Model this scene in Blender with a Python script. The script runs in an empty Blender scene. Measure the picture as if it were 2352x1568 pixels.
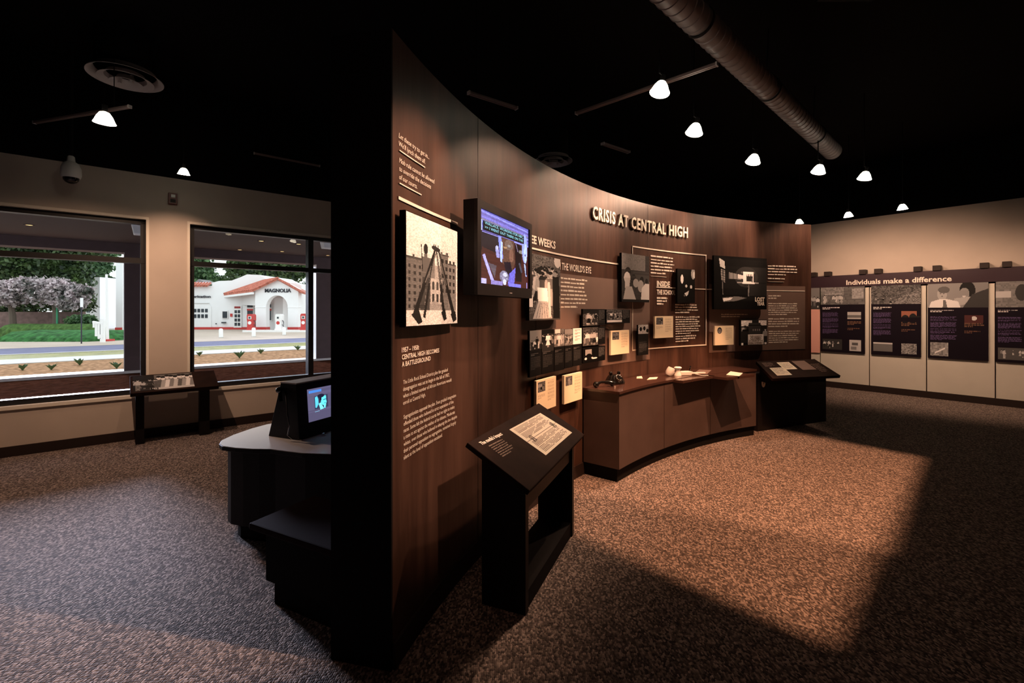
import bpy, math, random
import numpy as np
from mathutils import Matrix, Vector

random.seed(7)
sc = bpy.context.scene
COL = sc.collection
PI = math.pi

# ------------------------------------------------------------------ camera, view, world, sun
F = 1060.0; UC = 1176.0; VH = 714.0; EYE = 1.5
cam_d = bpy.data.cameras.new('camera'); cam = bpy.data.objects.new('camera', cam_d); COL.objects.link(cam)
cam.location = (0, 0, EYE); cam.rotation_euler = (PI/2, 0, 0)
cam_d.sensor_width = 36.0; cam_d.lens = 36.0*F/2352.0
cam_d.shift_y = -(784-VH)/2352.0
cam_d.clip_start = 0.05; cam_d.clip_end = 400
sc.camera = cam
sc.view_settings.view_transform = 'Standard'; sc.view_settings.look = 'None'
sc.view_settings.gamma = 1; sc.view_settings.use_curve_mapping = False
sc.view_settings.exposure = 0.0

W = bpy.data.worlds.new('overcast_sky'); sc.world = W; W.use_nodes = True
nt = W.node_tree; nt.nodes.clear()
wo = nt.nodes.new('ShaderNodeOutputWorld'); bg = nt.nodes.new('ShaderNodeBackground')
tc = nt.nodes.new('ShaderNodeTexCoord'); mp = nt.nodes.new('ShaderNodeMapping'); ns = nt.nodes.new('ShaderNodeTexNoise')
rp = nt.nodes.new('ShaderNodeValToRGB')
mp.inputs['Scale'].default_value = (1, 1, 3); ns.inputs['Scale'].default_value = 2.2; ns.inputs['Detail'].default_value = 5
rp.color_ramp.elements[0].color = (.78, .84, .92, 1); rp.color_ramp.elements[1].color = (1, 1, 1, 1)
nt.links.new(tc.outputs['Generated'], mp.inputs['Vector']); nt.links.new(mp.outputs['Vector'], ns.inputs['Vector'])
nt.links.new(ns.outputs['Fac'], rp.inputs['Fac']); nt.links.new(rp.outputs['Color'], bg.inputs['Color'])
bg.inputs['Strength'].default_value = 2.1
nt.links.new(bg.outputs['Background'], wo.inputs['Surface'])

# window-wall frame: P0 + a*D1 (along) + b*N1 (outward)
D1 = Vector((.7642, .6450, 0)).normalized(); N1 = Vector((-D1.y, D1.x, 0)); P0 = Vector((-4.73, 5.13, 0))
def EW(a, b, z): return P0 + D1*a + N1*b + Vector((0, 0, z))

sun_d = bpy.data.lights.new('daylight', 'SUN'); sun = bpy.data.objects.new('daylight', sun_d); COL.objects.link(sun)
sun_d.energy = 15.0; sun_d.angle = math.radians(13); sun_d.color = (.74, .74, 1.0)
sun.location = EW(0, 12, 9)
sdir = (-N1*math.cos(math.radians(13.5)) + D1*0.10 + Vector((0, 0, -math.sin(math.radians(13.5))))).normalized()
sun.rotation_euler = sdir.to_track_quat('-Z', 'Y').to_euler()

WARM = (1.0, .60, .40)
LAMP = dict(wall=120, left=60)

# ------------------------------------------------------------------ helpers
def ray(u, v):
    return Vector(((u-UC)/F, 1.0, (VH-v)/F))
def floor_pt(u, v, z=0.0):
    Y = (EYE-z)*F/(v-VH); return Vector(((u-UC)/F*Y, Y, z))
def at(u, v, Y):
    r = ray(u, v); return Vector((r.x*Y, Y, EYE+r.z*Y))
def at_z(u, v, z):
    Y = (z-EYE)*F/(VH-v); return Vector(((u-UC)/F*Y, Y, z))
def on_plane(u, v, P, D, b):
    """pixel -> (t, z) on the vertical plane through P+b*N along D"""
    N = Vector((-D.y, D.x, 0)); Q = P + N*b; k = (u-UC)/F
    t = (k*Q.y-Q.x)/(D.x-k*D.y); Y = Q.y+t*D.y
    return t, EYE+(VH-v)/F*Y
def lw(u, v, b=0.0): return on_plane(u, v, P0, D1, b)

# curved wall
C = Vector((5.196, .553, 0)); R = 5.86; PH0 = math.radians(13.6); PH1 = math.radians(79.1); HW = 2.68
def cw(ph, z, off=0.0):
    r = R-off; return Vector((C.x-r*math.cos(ph), C.y+r*math.sin(ph), z))
def cpx(u, v, off=0.0):
    k = (u-UC)/F; r = R-off
    a = k*k+1; b = -2*(k*C.x+C.y); c = C.x**2+C.y**2-r*r
    Y = (-b+math.sqrt(b*b-4*a*c))/(2*a)
    X = k*Y; ph = math.atan2(Y-C.y, C.x-X)
    return ph, EYE+(VH-v)/F*Y
# right display wall
D2 = Vector((.627, -.779, 0)).normalized(); Q0 = Vector((6.235, 9.14, 0)); N2 = Vector((-D2.y, D2.x, 0))  # N2 points away from viewer
def RW(t, b, z): return Q0 + D2*t + N2*b + Vector((0, 0, z))
def rw(u, v, b=0.0): return on_plane(u, v, Q0, D2, b)

class MB:
    def __init__(s): s.v = []; s.f = []
    def quadbox(s, p):      # 8 points: bottom 4 ccw, top 4 ccw
        n = len(s.v); s.v += [tuple(q) for q in p]
        for f in ((3,2,1,0),(4,5,6,7),(0,1,5,4),(1,2,6,5),(2,3,7,6),(3,0,4,7)): s.f.append(tuple(n+i for i in f))
        return s
    def box(s, x0, x1, y0, y1, z0, z1):
        return s.quadbox([(x0,y0,z0),(x1,y0,z0),(x1,y1,z0),(x0,y1,z0),(x0,y0,z1),(x1,y0,z1),(x1,y1,z1),(x0,y1,z1)])
    def fbox(s, fr, a0, a1, b0, b1, z0, z1):
        return s.quadbox([fr(a0,b0,z0),fr(a1,b0,z0),fr(a1,b1,z0),fr(a0,b1,z0),fr(a0,b0,z1),fr(a1,b0,z1),fr(a1,b1,z1),fr(a0,b1,z1)])
    def prism(s, pts, z0, z1):      # pts xy ccw
        n = len(s.v); m = len(pts)
        s.v += [(p[0], p[1], z0) for p in pts] + [(p[0], p[1], z1) for p in pts]
        s.f.append(tuple(n+i for i in range(m-1, -1, -1))); s.f.append(tuple(n+m+i for i in range(m)))
        for i in range(m): j = (i+1) % m; s.f.append((n+i, n+j, n+m+j, n+m+i))
        return s
    def xprism(s, pts, fr, b0, b1):     # pts (a,z) polygon extruded along b in frame fr(a,b,z)
        n = len(s.v); m = len(pts)
        s.v += [tuple(fr(p[0], b0, p[1])) for p in pts] + [tuple(fr(p[0], b1, p[1])) for p in pts]
        s.f.append(tuple(n+i for i in range(m))); s.f.append(tuple(n+m+i for i in range(m-1, -1, -1)))
        for i in range(m): j = (i+1) % m; s.f.append((n+j, n+i, n+m+i, n+m+j))
        return s
    def tube(s, pts, r, k=8):
        pts = [Vector(p) for p in pts]; n = len(s.v)
        rr = r if isinstance(r, (list, tuple)) else [r]*len(pts)
        ref = Vector((0,0,1))
        for i, p in enumerate(pts):
            d = (pts[min(i+1, len(pts)-1)]-pts[max(i-1, 0)]).normalized()
            if abs(d.dot(ref)) > .95: a = d.cross(Vector((1,0,0))).normalized()
            else: a = d.cross(ref).normalized()
            b = d.cross(a)
            for j in range(k):
                t = 2*PI*j/k; s.v.append(tuple(p+(a*math.cos(t)+b*math.sin(t))*rr[i]))
        for i in range(len(pts)-1):
            for j in range(k):
                j2 = (j+1) % k; s.f.append((n+i*k+j, n+i*k+j2, n+(i+1)*k+j2, n+(i+1)*k+j))
        s.f.append(tuple(n+j for j in range(k-1, -1, -1))); s.f.append(tuple(n+(len(pts)-1)*k+j for j in range(k)))
        return s
    def lathe(s, prof, o=(0,0,0), ax=(0,0,1), k=24):   # prof (r,h)
        o = Vector(o); ax = Vector(ax).normalized()
        a = ax.cross(Vector((0,0,1)) if abs(ax.z) < .9 else Vector((1,0,0))).normalized(); b = ax.cross(a); n = len(s.v)
        for (r, h) in prof:
            for j in range(k):
                t = 2*PI*j/k; s.v.append(tuple(o+ax*h+(a*math.cos(t)+b*math.sin(t))*r))
        for i in range(len(prof)-1):
            for j in range(k):
                j2 = (j+1) % k; s.f.append((n+i*k+j, n+i*k+j2, n+(i+1)*k+j2, n+(i+1)*k+j))
        return s
    def ball(s, c, r, k=12, sq=(1,1,1)):
        n = len(s.v); c = Vector(c)
        for i in range(k+1):
            th = PI*i/k
            for j in range(k*2):
                t = PI*j/k; s.v.append((c.x+r*sq[0]*math.sin(th)*math.cos(t), c.y+r*sq[1]*math.sin(th)*math.sin(t), c.z+r*sq[2]*math.cos(th)))
        for i in range(k):
            for j in range(2*k):
                j2 = (j+1) % (2*k); s.f.append((n+i*2*k+j, n+i*2*k+j2, n+(i+1)*2*k+j2, n+(i+1)*2*k+j))
        return s

ROOT = {}
def setp(o, label=None, cat=None, group=None, kind=None):
    if label: o['label'] = label
    if cat: o['category'] = cat
    if group: o['group'] = group
    if kind: o['kind'] = kind
    return o
def thing(name, label, cat, loc=(0,0,0), rotz=0.0, group=None):
    o = bpy.data.objects.new(name, None); COL.objects.link(o); o.empty_display_size = .1
    o.location = loc; o.rotation_euler = (0, 0, rotz)
    ROOT[o] = Matrix.Translation(Vector(loc)) @ Matrix.Rotation(rotz, 4, 'Z')
    return setp(o, label, cat, group)
def build(name, mb, mat, parent=None, world=False, smooth=False, bevel=0, label=None):
    vs = mb.v
    if world and parent is not None:
        p = parent
        while p not in ROOT: p = p.parent
        inv = ROOT[p].inverted(); vs = [tuple(inv @ Vector(v)) for v in vs]
    me = bpy.data.meshes.new(name); me.from_pydata(vs, [], mb.f); me.update()
    if smooth:
        for p in me.polygons: p.use_smooth = True
        me.set_sharp_from_angle(angle=math.radians(40))
    if mat: me.materials.append(mat)
    o = bpy.data.objects.new(name, me); COL.objects.link(o)
    if parent is not None: o.parent = parent
    if bevel:
        b = o.modifiers.new('bevel', 'BEVEL'); b.width = bevel; b.segments = 2; b.limit_method = 'ANGLE'
    if label: o['label'] = label
    return o
def struct(name, mb, mat, **k): return setp(build(name, mb, mat, **k), kind='structure')

# ------------------------------------------------------------------ materials
def nmat(name):
    m = bpy.data.materials.new(name); m.use_nodes = True
    b = m.node_tree.nodes['Principled BSDF']; return m, m.node_tree, b
def mat(name, col, rough=.6, metal=0.0, spec=.4, emit=None, es=0.0, var=0.0, vscale=8.0, bump=0.0, bscale=60.0):
    m, t, b = nmat(name)
    b.inputs['Base Color'].default_value = (*col, 1); b.inputs['Roughness'].default_value = rough
    b.inputs['Metallic'].default_value = metal; b.inputs['Specular IOR Level'].default_value = spec
    if emit: b.inputs['Emission Color'].default_value = (*emit, 1); b.inputs['Emission Strength'].default_value = es
    if var or bump:
        tc = t.nodes.new('ShaderNodeTexCoord')
    if var:
        n = t.nodes.new('ShaderNodeTexNoise'); n.inputs['Scale'].default_value = vscale; n.inputs['Detail'].default_value = 5
        r = t.nodes.new('ShaderNodeValToRGB'); r.color_ramp.elements[0].position = .3; r.color_ramp.elements[1].position = .7
        r.color_ramp.elements[0].color = (*[c*(1-var) for c in col], 1); r.color_ramp.elements[1].color = (*[min(1, c*(1+var)) for c in col], 1)
        t.links.new(tc.outputs['Object'], n.inputs['Vector']); t.links.new(n.outputs['Fac'], r.inputs['Fac']); t.links.new(r.outputs['Color'], b.inputs['Base Color'])
    if bump:
        n = t.nodes.new('ShaderNodeTexNoise'); n.inputs['Scale'].default_value = bscale
        bp = t.nodes.new('ShaderNodeBump'); bp.inputs['Strength'].default_value = bump; bp.inputs['Distance'].default_value = .01
        t.links.new(tc.outputs['Object'], n.inputs['Vector']); t.links.new(n.outputs['Fac'], bp.inputs['Height']); t.links.new(bp.outputs['Normal'], b.inputs['Normal'])
    return m
def attr_mat(name, rough=.4, es=0.0, spec=.4):
    m, t, b = nmat(name); a = t.nodes.new('ShaderNodeAttribute'); a.attribute_name = 'Col'
    b.inputs['Roughness'].default_value = rough; b.inputs['Specular IOR Level'].default_value = spec
    if es:
        b.inputs['Base Color'].default_value = (.01, .01, .01, 1); t.links.new(a.outputs['Color'], b.inputs['Emission Color']); b.inputs['Emission Strength'].default_value = es
    else: t.links.new(a.outputs['Color'], b.inputs['Base Color'])
    return m
def carpet_mat():
    m, t, b = nmat('loop_carpet')
    tc = t.nodes.new('ShaderNodeTexCoord'); mp = t.nodes.new('ShaderNodeMapping'); mp.inputs['Rotation'].default_value = (0, 0, math.radians(-4)); mp.inputs['Scale'].default_value = (1, .6, 1)
    v = t.nodes.new('ShaderNodeTexVoronoi'); v.inputs['Scale'].default_value = 125; v.inputs['Randomness'].default_value = .55
    n = t.nodes.new('ShaderNodeTexNoise'); n.inputs['Scale'].default_value = 60; n.inputs['Detail'].default_value = 3
    r = t.nodes.new('ShaderNodeValToRGB'); e = r.color_ramp.elements
    e[0].position = .15; e[0].color = (.055, .044, .040, 1); e[1].position = .95; e[1].color = (.44, .355, .31, 1)
    x = e.new(.55); x.color = (.15, .12, .105, 1)
    sep = t.nodes.new('ShaderNodeSeparateColor'); mx = t.nodes.new('ShaderNodeMath'); mx.operation = 'MULTIPLY_ADD'; mx.inputs[1].default_value = .8
    m2 = t.nodes.new('ShaderNodeMath'); m2.operation = 'MULTIPLY'; m2.inputs[1].default_value = .16
    t.links.new(tc.outputs['Object'], mp.inputs['Vector']); t.links.new(mp.outputs['Vector'], v.inputs['Vector']); t.links.new(tc.outputs['Object'], n.inputs['Vector'])
    t.links.new(v.outputs['Color'], sep.inputs['Color']); t.links.new(n.outputs['Fac'], m2.inputs[0])
    t.links.new(sep.outputs['Red'], mx.inputs[0]); t.links.new(m2.outputs[0], mx.inputs[2]); t.links.new(mx.outputs[0], r.inputs['Fac'])
    t.links.new(r.outputs['Color'], b.inputs['Base Color'])
    bp = t.nodes.new('ShaderNodeBump'); bp.inputs['Strength'].default_value = .8; bp.inputs['Distance'].default_value = .006; bp.invert = True
    t.links.new(v.outputs['Distance'], bp.inputs['Height']); t.links.new(bp.outputs['Normal'], b.inputs['Normal'])
    b.inputs['Roughness'].default_value = .9; b.inputs['Specular IOR Level'].default_value = .15
    return m
def curved_wall_mat():
    m, t, b = nmat('printed_brown_wall')
    tc = t.nodes.new('ShaderNodeTexCoord'); mp = t.nodes.new('ShaderNodeMapping'); mp.inputs['Scale'].default_value = (3.2, 3.2, .35)
    n = t.nodes.new('ShaderNodeTexNoise'); n.inputs['Scale'].default_value = 2.2; n.inputs['Detail'].default_value = 6; n.inputs['Roughness'].default_value = .6
    r = t.nodes.new('ShaderNodeValToRGB'); e = r.color_ramp.elements
    e[0].position = .35; e[0].color = (.036, .018, .013, 1); e[1].position = .68; e[1].color = (.092, .047, .033, 1)
    t.links.new(tc.outputs['Object'], mp.inputs['Vector']); t.links.new(mp.outputs['Vector'], n.inputs['Vector']); t.links.new(n.outputs['Fac'], r.inputs['Fac'])
    t.links.new(r.outputs['Color'], b.inputs['Base Color']); b.inputs['Roughness'].default_value = .36; b.inputs['Specular IOR Level'].default_value = .22
    bp = t.nodes.new('ShaderNodeBump'); bp.inputs['Strength'].default_value = .12; bp.inputs['Distance'].default_value = .02
    t.links.new(n.outputs['Fac'], bp.inputs['Height']); t.links.new(bp.outputs['Normal'], b.inputs['Normal'])
    return m
def glass_mat():
    m = bpy.data.materials.new('window_glass'); m.use_nodes = True; t = m.node_tree; t.nodes.clear()
    o = t.nodes.new('ShaderNodeOutputMaterial'); mx = t.nodes.new('ShaderNodeMixShader'); tr = t.nodes.new('ShaderNodeBsdfTransparent'); g = t.nodes.new('ShaderNodeBsdfGlossy')
    fr = t.nodes.new('ShaderNodeFresnel'); fr.inputs['IOR'].default_value = 1.45; g.inputs['Roughness'].default_value = .01
    tr.inputs['Color'].default_value = (.90, .93, .92, 1)
    t.links.new(fr.outputs[0], mx.inputs[0]); t.links.new(tr.outputs[0], mx.inputs[1]); t.links.new(g.outputs[0], mx.inputs[2]); t.links.new(mx.outputs[0], o.inputs[0])
    return m
M = dict(
    carpet=carpet_mat(), cwall=curved_wall_mat(), glass=glass_mat(),
    black=mat('matte_black_paint', (.008, .007, .007), .8, spec=.1),
    ceil=mat('black_ceiling_paint', (.006, .005, .005), .95, spec=.05),
    cream=mat('cream_wall_paint', (.56, .49, .42), .75, spec=.2, var=.04, vscale=3),
    dcream=mat('display_cream_laminate', (.62, .60, .52), .6, spec=.3, var=.04, vscale=3),
    base=mat('dark_rubber_base', (.022, .013, .011), .6, spec=.3),
    blaminate=mat('black_laminate', (.008, .006, .006), .5, spec=.2, var=.25, vscale=30),
    gloss=mat('desk_reflection_white', (.95, .95, .97), .22, spec=1.0),
    ctop=mat('polished_dark_top', (.055, .028, .022), .16, spec=.55),
    case=mat('brown_grey_laminate', (.075, .05, .044), .55, spec=.3, var=.12, vscale=5),
    frame=mat('black_window_frame', (.012, .012, .013), .4, spec=.4),
    bead=mat('pale_window_trim', (.80, .76, .66), .45),
    white=mat('white_vinyl_lettering', (.85, .80, .70), .55),
    greyf=mat('pale_brown_print', (.17, .115, .095), .5, spec=.35, var=.08, vscale=3),
    plast=mat('white_plastic', (.75, .74, .72), .35),
    smoked=mat('smoked_dome', (.01, .01, .012), .05, spec=.8),
    alarm=mat('maroon_plastic', (.12, .02, .018), .4),
    paper=mat('cream_paper', (.82, .77, .62), .6),
    ink=mat('grey_ink', (.18, .13, .10), .7),
    phone=mat('black_bakelite', (.006, .006, .006), .08, spec=.8),
    chrome=mat('brushed_chrome', (.7, .7, .7), .2, metal=1.0),
    pic=attr_mat('printed_photograph', .6, spec=.08), dpic=attr_mat('printed_panel', .6, spec=.08), scr=attr_mat('lit_screen', .2, es=1.5),
    glow=mat('glowing_lamp_glass', (1, .9, .75), .3, emit=(1, .90, .72), es=9),
    metal=mat('dark_track_metal', (.28, .2, .19), .45, metal=.3),
    duct=mat('galvanised_duct', (.20, .165, .16), .5, metal=.2, var=.15, vscale=6),
    vent=mat('grey_vent_paint', (.5, .44, .43), .4),
    reader=mat('brown_reader_board', (.017, .009, .007), .7, spec=.05, var=.3, vscale=7),
    pink=mat('pink_paint', (.75, .40, .33), .6),
    maroonseat=mat('dark_maroon_laminate', (.014, .005, .005), .7, spec=.05),
    maroon=mat('dark_maroon_board', (.035, .018, .026), .35),
)

# ------------------------------------------------------------------ drawn pictures
class Cv:
    def __init__(s, w, h, bg=(.5, .5, .5), seed=1):
        s.w, s.h = w, h; s.a = np.zeros((h, w, 3)); s.a[:] = s.c(bg); s.r = np.random.RandomState(seed)
        s.X, s.Y = np.meshgrid((np.arange(w)+.5)/w, (np.arange(h)+.5)/h)
    def c(s, v): return np.array(v if isinstance(v, (tuple, list)) else (v, v, v), float)
    def rect(s, x0, y0, x1, y1, v): m = (s.X >= x0) & (s.X < x1) & (s.Y >= y0) & (s.Y < y1); s.a[m] = s.c(v); return s
    def ell(s, cx, cy, rx, ry, v, rot=0):
        dx, dy = s.X-cx, (s.Y-cy); cr, sr = math.cos(rot), math.sin(rot)
        m = ((dx*cr+dy*sr)/rx)**2+((-dx*sr+dy*cr)/ry)**2 < 1; s.a[m] = s.c(v); return s
    def poly(s, pts, v):
        m = np.zeros(s.X.shape, bool); n = len(pts)
        for i in range(n):
            x1, y1 = pts[i]; x2, y2 = pts[(i+1) % n]
            if y1 == y2: continue
            cond = ((y1 > s.Y) != (y2 > s.Y)) & (s.X < (x2-x1)*(s.Y-y1)/(y2-y1)+x1); m ^= cond
        s.a[m] = s.c(v); return s
    def line(s, x0, y0, x1, y1, w, v, w2=None):
        w2 = w if w2 is None else w2; dx, dy = x1-x0, y1-y0; L = math.hypot(dx, dy); nx, ny = -dy/L, dx/L
        return s.poly([(x0+nx*w, y0+ny*w), (x1+nx*w2, y1+ny*w2), (x1-nx*w2, y1-ny*w2), (x0-nx*w, y0-ny*w)], v)
    def grad(s, x0, y0, x1, y1, a, b):
        m = (s.X >= x0) & (s.X < x1) & (s.Y >= y0) & (s.Y < y1); t = ((s.Y-y0)/(y1-y0))[..., None]
        s.a[m] = (s.c(a)*(1-t)+s.c(b)*t)[m]; return s
    def noise(s, amp, blk=1, box=(0, 0, 1, 1)):
        n = s.r.rand(s.h//blk+1, s.w//blk+1)-.5; n = np.kron(n, np.ones((blk, blk)))[:s.h, :s.w]
        m = ((s.X >= box[0]) & (s.X < box[2]) & (s.Y >= box[1]) & (s.Y < box[3]))[..., None]
        s.a = np.where(m, np.clip(s.a*(1+amp*n[..., None]), 0, 1), s.a); return s
    def greek(s, x0, y0, x1, y1, n, v, fill=.55):
        dy = (y1-y0)/n
        for i in range(n):
            y = y0+i*dy; end = x1 if i < n-1 else x0+(x1-x0)*.5
            end -= s.r.rand()*.08*(x1-x0); x = x0
            while x < end:
                w = (.02+.06*s.r.rand())*1.0*(x1-x0)*2; s.rect(x, y, min(x+w, end), y+dy*fill, v); x += w+.03*(x1-x0)
        return s
    def person(s, x, y, h, skin, top, low, hair=.04, female=False):
        """standing figure, feet at (x,y), height h in picture units"""
        k = s.h/s.w; w = h*k
        if female: s.poly([(x-.05*w, y-.55*h), (x+.05*w, y-.55*h), (x+.17*w, y-.15*h), (x-.17*w, y-.15*h)], low); s.rect(x-.05*w, y-.16*h, x-.01*w, y, skin); s.rect(x+.02*w, y-.16*h, x+.06*w, y, skin)
        else: s.poly([(x-.09*w, y-.52*h), (x+.09*w, y-.52*h), (x+.09*w, y), (x+.02*w, y), (x, y-.4*h), (x-.02*w, y), (x-.09*w, y)], low)
        s.poly([(x-.13*w, y-.80*h), (x+.13*w, y-.80*h), (x+.10*w, y-.5*h), (x-.10*w, y-.5*h)], top)
        s.line(x-.12*w, y-.78*h, x-.15*w, y-.48*h, .025*w, top); s.line(x+.12*w, y-.78*h, x+.15*w, y-.48*h, .025*w, top)
        s.rect(x-.025*w, y-.86*h, x+.025*w, y-.79*h, skin); s.ell(x, y-.91*h, .055*w, .075*h, skin); s.ell(x, y-.95*h, .06*w, .05*h, hair)
        return s
    def crowd(s, x0, y0, x1, y1, n, hmin, hmax, lo=.04, hi=.8):
        for i in range(n):
            t = i/max(1, n-1); x = x0+(x1-x0)*s.r.rand(); y = y0+(y1-y0)*t; h = hmin+(hmax-hmin)*t
            s.person(x, y, h, .4+.3*s.r.rand(), lo+(hi-lo)*s.r.rand(), lo+(hi-lo)*s.r.rand()**2, .03, s.r.rand() < .5)
        return s
def merge_quads(a):
    """greedy rectangles of equal colour"""
    h, w, _ = a.shape; q = np.round(a*14).astype(int); key = q[..., 0]*400+q[..., 1]*20+q[..., 2]
    rects = []; active = {}
    for y in range(h):
        row = key[y]; cuts = np.flatnonzero(np.diff(row))+1; st = np.concatenate(([0], cuts)); en = np.concatenate((cuts, [w])); new = {}
        for x0, x1 in zip(st, en):
            kk = (int(x0), int(x1), int(row[x0]))
            if kk in active: new[kk] = active.pop(kk)
            else: new[kk] = y
        for (x0, x1, k), y0 in active.items(): rects.append((x0, x1, y0, y, a[y0, x0]))
        active = new
    for (x0, x1, k), y0 in active.items(): rects.append((x0, x1, y0, h, a[y0, x0]))
    return rects
def picmesh(name, cv, width, height, m, parent, loc=(0, 0, 0), fn=None, tint=(1, 1, 1), label=None):
    """picture in local XZ (x right, z up from 0), facing -y; fn maps (x,z)->parent-local/world position"""
    rects = merge_quads(np.clip(cv.a, 0, 1)**(1.75 if m is M['pic'] else 1.0)*(1.0 if m is not M['pic'] else 1.12)); v = []; f = []; col = []
    for (x0, x1, y0, y1, c) in rects:
        X0, X1 = x0/cv.w*width, x1/cv.w*width; Z1, Z0 = height*(1-y0/cv.h), height*(1-y1/cv.h); n = len(v)
        for (x, z) in ((X0, Z0), (X1, Z0), (X1, Z1), (X0, Z1)):
            v.append(tuple(fn(x, z)) if fn else (loc[0]+x, loc[1], loc[2]+z))
        f.append((n, n+1, n+2, n+3)); col += [(c[0]*tint[0], c[1]*tint[1], c[2]*tint[2], 1)]*4
    mb = MB(); mb.v = v; mb.f = f
    o = build(name, mb, m, parent, world=(fn is not None), label=label)
    at_ = o.data.attributes.new('Col', 'FLOAT_COLOR', 'CORNER'); at_.data.foreach_set('color', np.array(col, dtype=np.float32).ravel())
    return o

# ------------------------------------------------------------------ lettering
_tc = {}
def glyphs(txt, bold=0.0, spacing=1.0, shear=0.0):
    key = (txt, bold, spacing, shear)
    if key in _tc: return _tc[key]
    cu = bpy.data.curves.new('t', 'FONT'); cu.body = txt; cu.size = 1; cu.offset = bold; cu.space_character = spacing; cu.resolution_u = 2; cu.shear = shear
    ob = bpy.data.objects.new('t', cu); COL.objects.link(ob); dg = bpy.context.evaluated_depsgraph_get(); me = bpy.data.meshes.new_from_object(ob.evaluated_get(dg))
    vs = [(v.co.x, v.co.y) for v in me.vertices]; fs = [tuple(p.vertices) for p in me.polygons]
    bpy.data.objects.remove(ob); bpy.data.curves.remove(cu); bpy.data.meshes.remove(me)
    if vs:
        x0 = min(v[0] for v in vs); vs = [(x-x0, y) for x, y in vs]; w = max(v[0] for v in vs)
    else: w = 0
    _tc[key] = (vs, fs, w); return _tc[key]
def text_mb(mb, txt, height, width, fn, depth=0.0, **k):
    """cap height `height`, total width `width`; fn(x,z,d) -> point (d = out of the surface)"""
    vs, fs, w = glyphs(txt, **k); sx = width/w; sz = height/.70; n = len(mb.v); m = len(vs)
    mb.v += [tuple(fn(x*sx, y*sz, depth)) for x, y in vs]; mb.f += [tuple(n+i for i in f) for f in fs]
    if depth:
        mb.v += [tuple(fn(x*sx, y*sz, 0)) for x, y in vs]
        ed = {}
        for f in fs:
            for i in range(len(f)):
                e = (f[i], f[(i+1) % len(f)]); ed[e] = ed.get(e, 0)+1
        for (a, b) in ed:
            if (b, a) not in ed: mb.f.append((n+b, n+a, n+m+a, n+m+b))
    return mb
def lines_mb(mb, lines, width, z0, z1, fn, cap=.62, **k):
    """lines spread from top z0 down to z1; widest line takes `width`"""
    mw = max(glyphs(l, **k)[2] for l in lines if l); dz = (z0-z1)/len(lines)
    for i, l in enumerate(lines):
        if not l: continue
        zb = z0-(i+cap)*dz
        text_mb(mb, l, dz*cap, width*glyphs(l, **k)[2]/mw, lambda x, z, d, zb=zb: fn(x, zb+z, d), **k)
    return mb
def greek_mb(mb, n, width, z0, z1, fn, seed=1, fill=.42, rag=.15, last=.6, par=()):
    """rows of unreadable small print"""
    r = random.Random(seed); dz = (z0-z1)/n
    for i in range(n):
        end = width*(1-rag*r.random()); x = 0
        if i == n-1: end = width*last
        if i in par: end = width*r.uniform(.3, .7)
        if i-1 in par and i: continue
        z = z0-i*dz
        while x < end-.001:
            w = min(end-x, dz*r.uniform(.9, 3.2)); q = len(mb.v); hh = dz*fill*r.choice((.8, 1, 1.15))
            for (a, c) in ((x, z-dz*fill), (x+w, z-dz*fill), (x+w, z-dz*fill+hh), (x, z-dz*fill+hh)): mb.v.append(tuple(fn(a, c, 0)))
            mb.f.append((q, q+1, q+2, q+3)); x += w+dz*.28
    return mb

# ------------------------------------------------------------------ room shell
_A = P0+N1*.26; _B = Q0+N2*.3; _d = D1.x*D2.y-D1.y*D2.x; _r = _B-_A
ac = (_r.x*D2.y-_r.y*D2.x)/_d; CORN = _A+D1*ac; aL = (-13.7-_A.x)/D1.x; sR = (13.6-_B.x)/D2.x
room = [(-13.7, -4.3), (13.6, -4.3), (13.6, (_B+D2*sR).y), (CORN.x, CORN.y), (-13.7, (_A+D1*aL).y)]
struct('floor', MB().prism(room, -.1, 0), M['carpet'])
struct('ceiling', MB().prism(room, 4.3, 4.4), M['ceil'])
t1 = lw(339, 600)[0]; t2 = lw(433, 600)[0]; ZS, ZT = .512, 2.585
TW0, TW1 = -2.35, t2+2.9; WTOP = 3.12
tend = ac
mb = MB()
mb.fbox(EW, aL, tend, 0, .26, -.1, ZS)
mb.fbox(EW, aL, tend, 0, .26, ZT, WTOP)
for a0, a1 in ((aL, TW0), (t1, t2), (TW1, tend)): mb.fbox(EW, a0, a1, 0, .26, ZS, ZT)
struct('wall_left', mb, M['cream'])
struct('wall_left_upper', MB().fbox(EW, aL, tend, -.004, .26, WTOP, 4.3), M['ceil'])
mb = MB().fbox(EW, aL, tend, -.016, 0, 0, .105)
struct('baseboard_left', mb, M['base'])
RT = 3.265
struct('wall_right', MB().fbox(RW, -(CORN-_B).length*(1 if (CORN-_B).dot(D2) < 0 else -1), sR, .12, .3, 0, RT), M['cream'])
struct('wall_right_upper', MB().fbox(RW, -(CORN-_B).length, sR, .115, .3, RT, 4.3), M['ceil'])
# unseen closing walls behind the camera
struct('wall_rear', MB().box(-13.5, 14, -4.3, -4.1, 0, 4.3), M['black'])
struct('wall_side', MB().box(-13.7, -13.5, -4.3, 4, 0, 4.3), M['black'])
struct('wall_end', MB().box(13.4, 13.6, -4.3, 8, 0, 4.3), M['black'])

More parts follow.
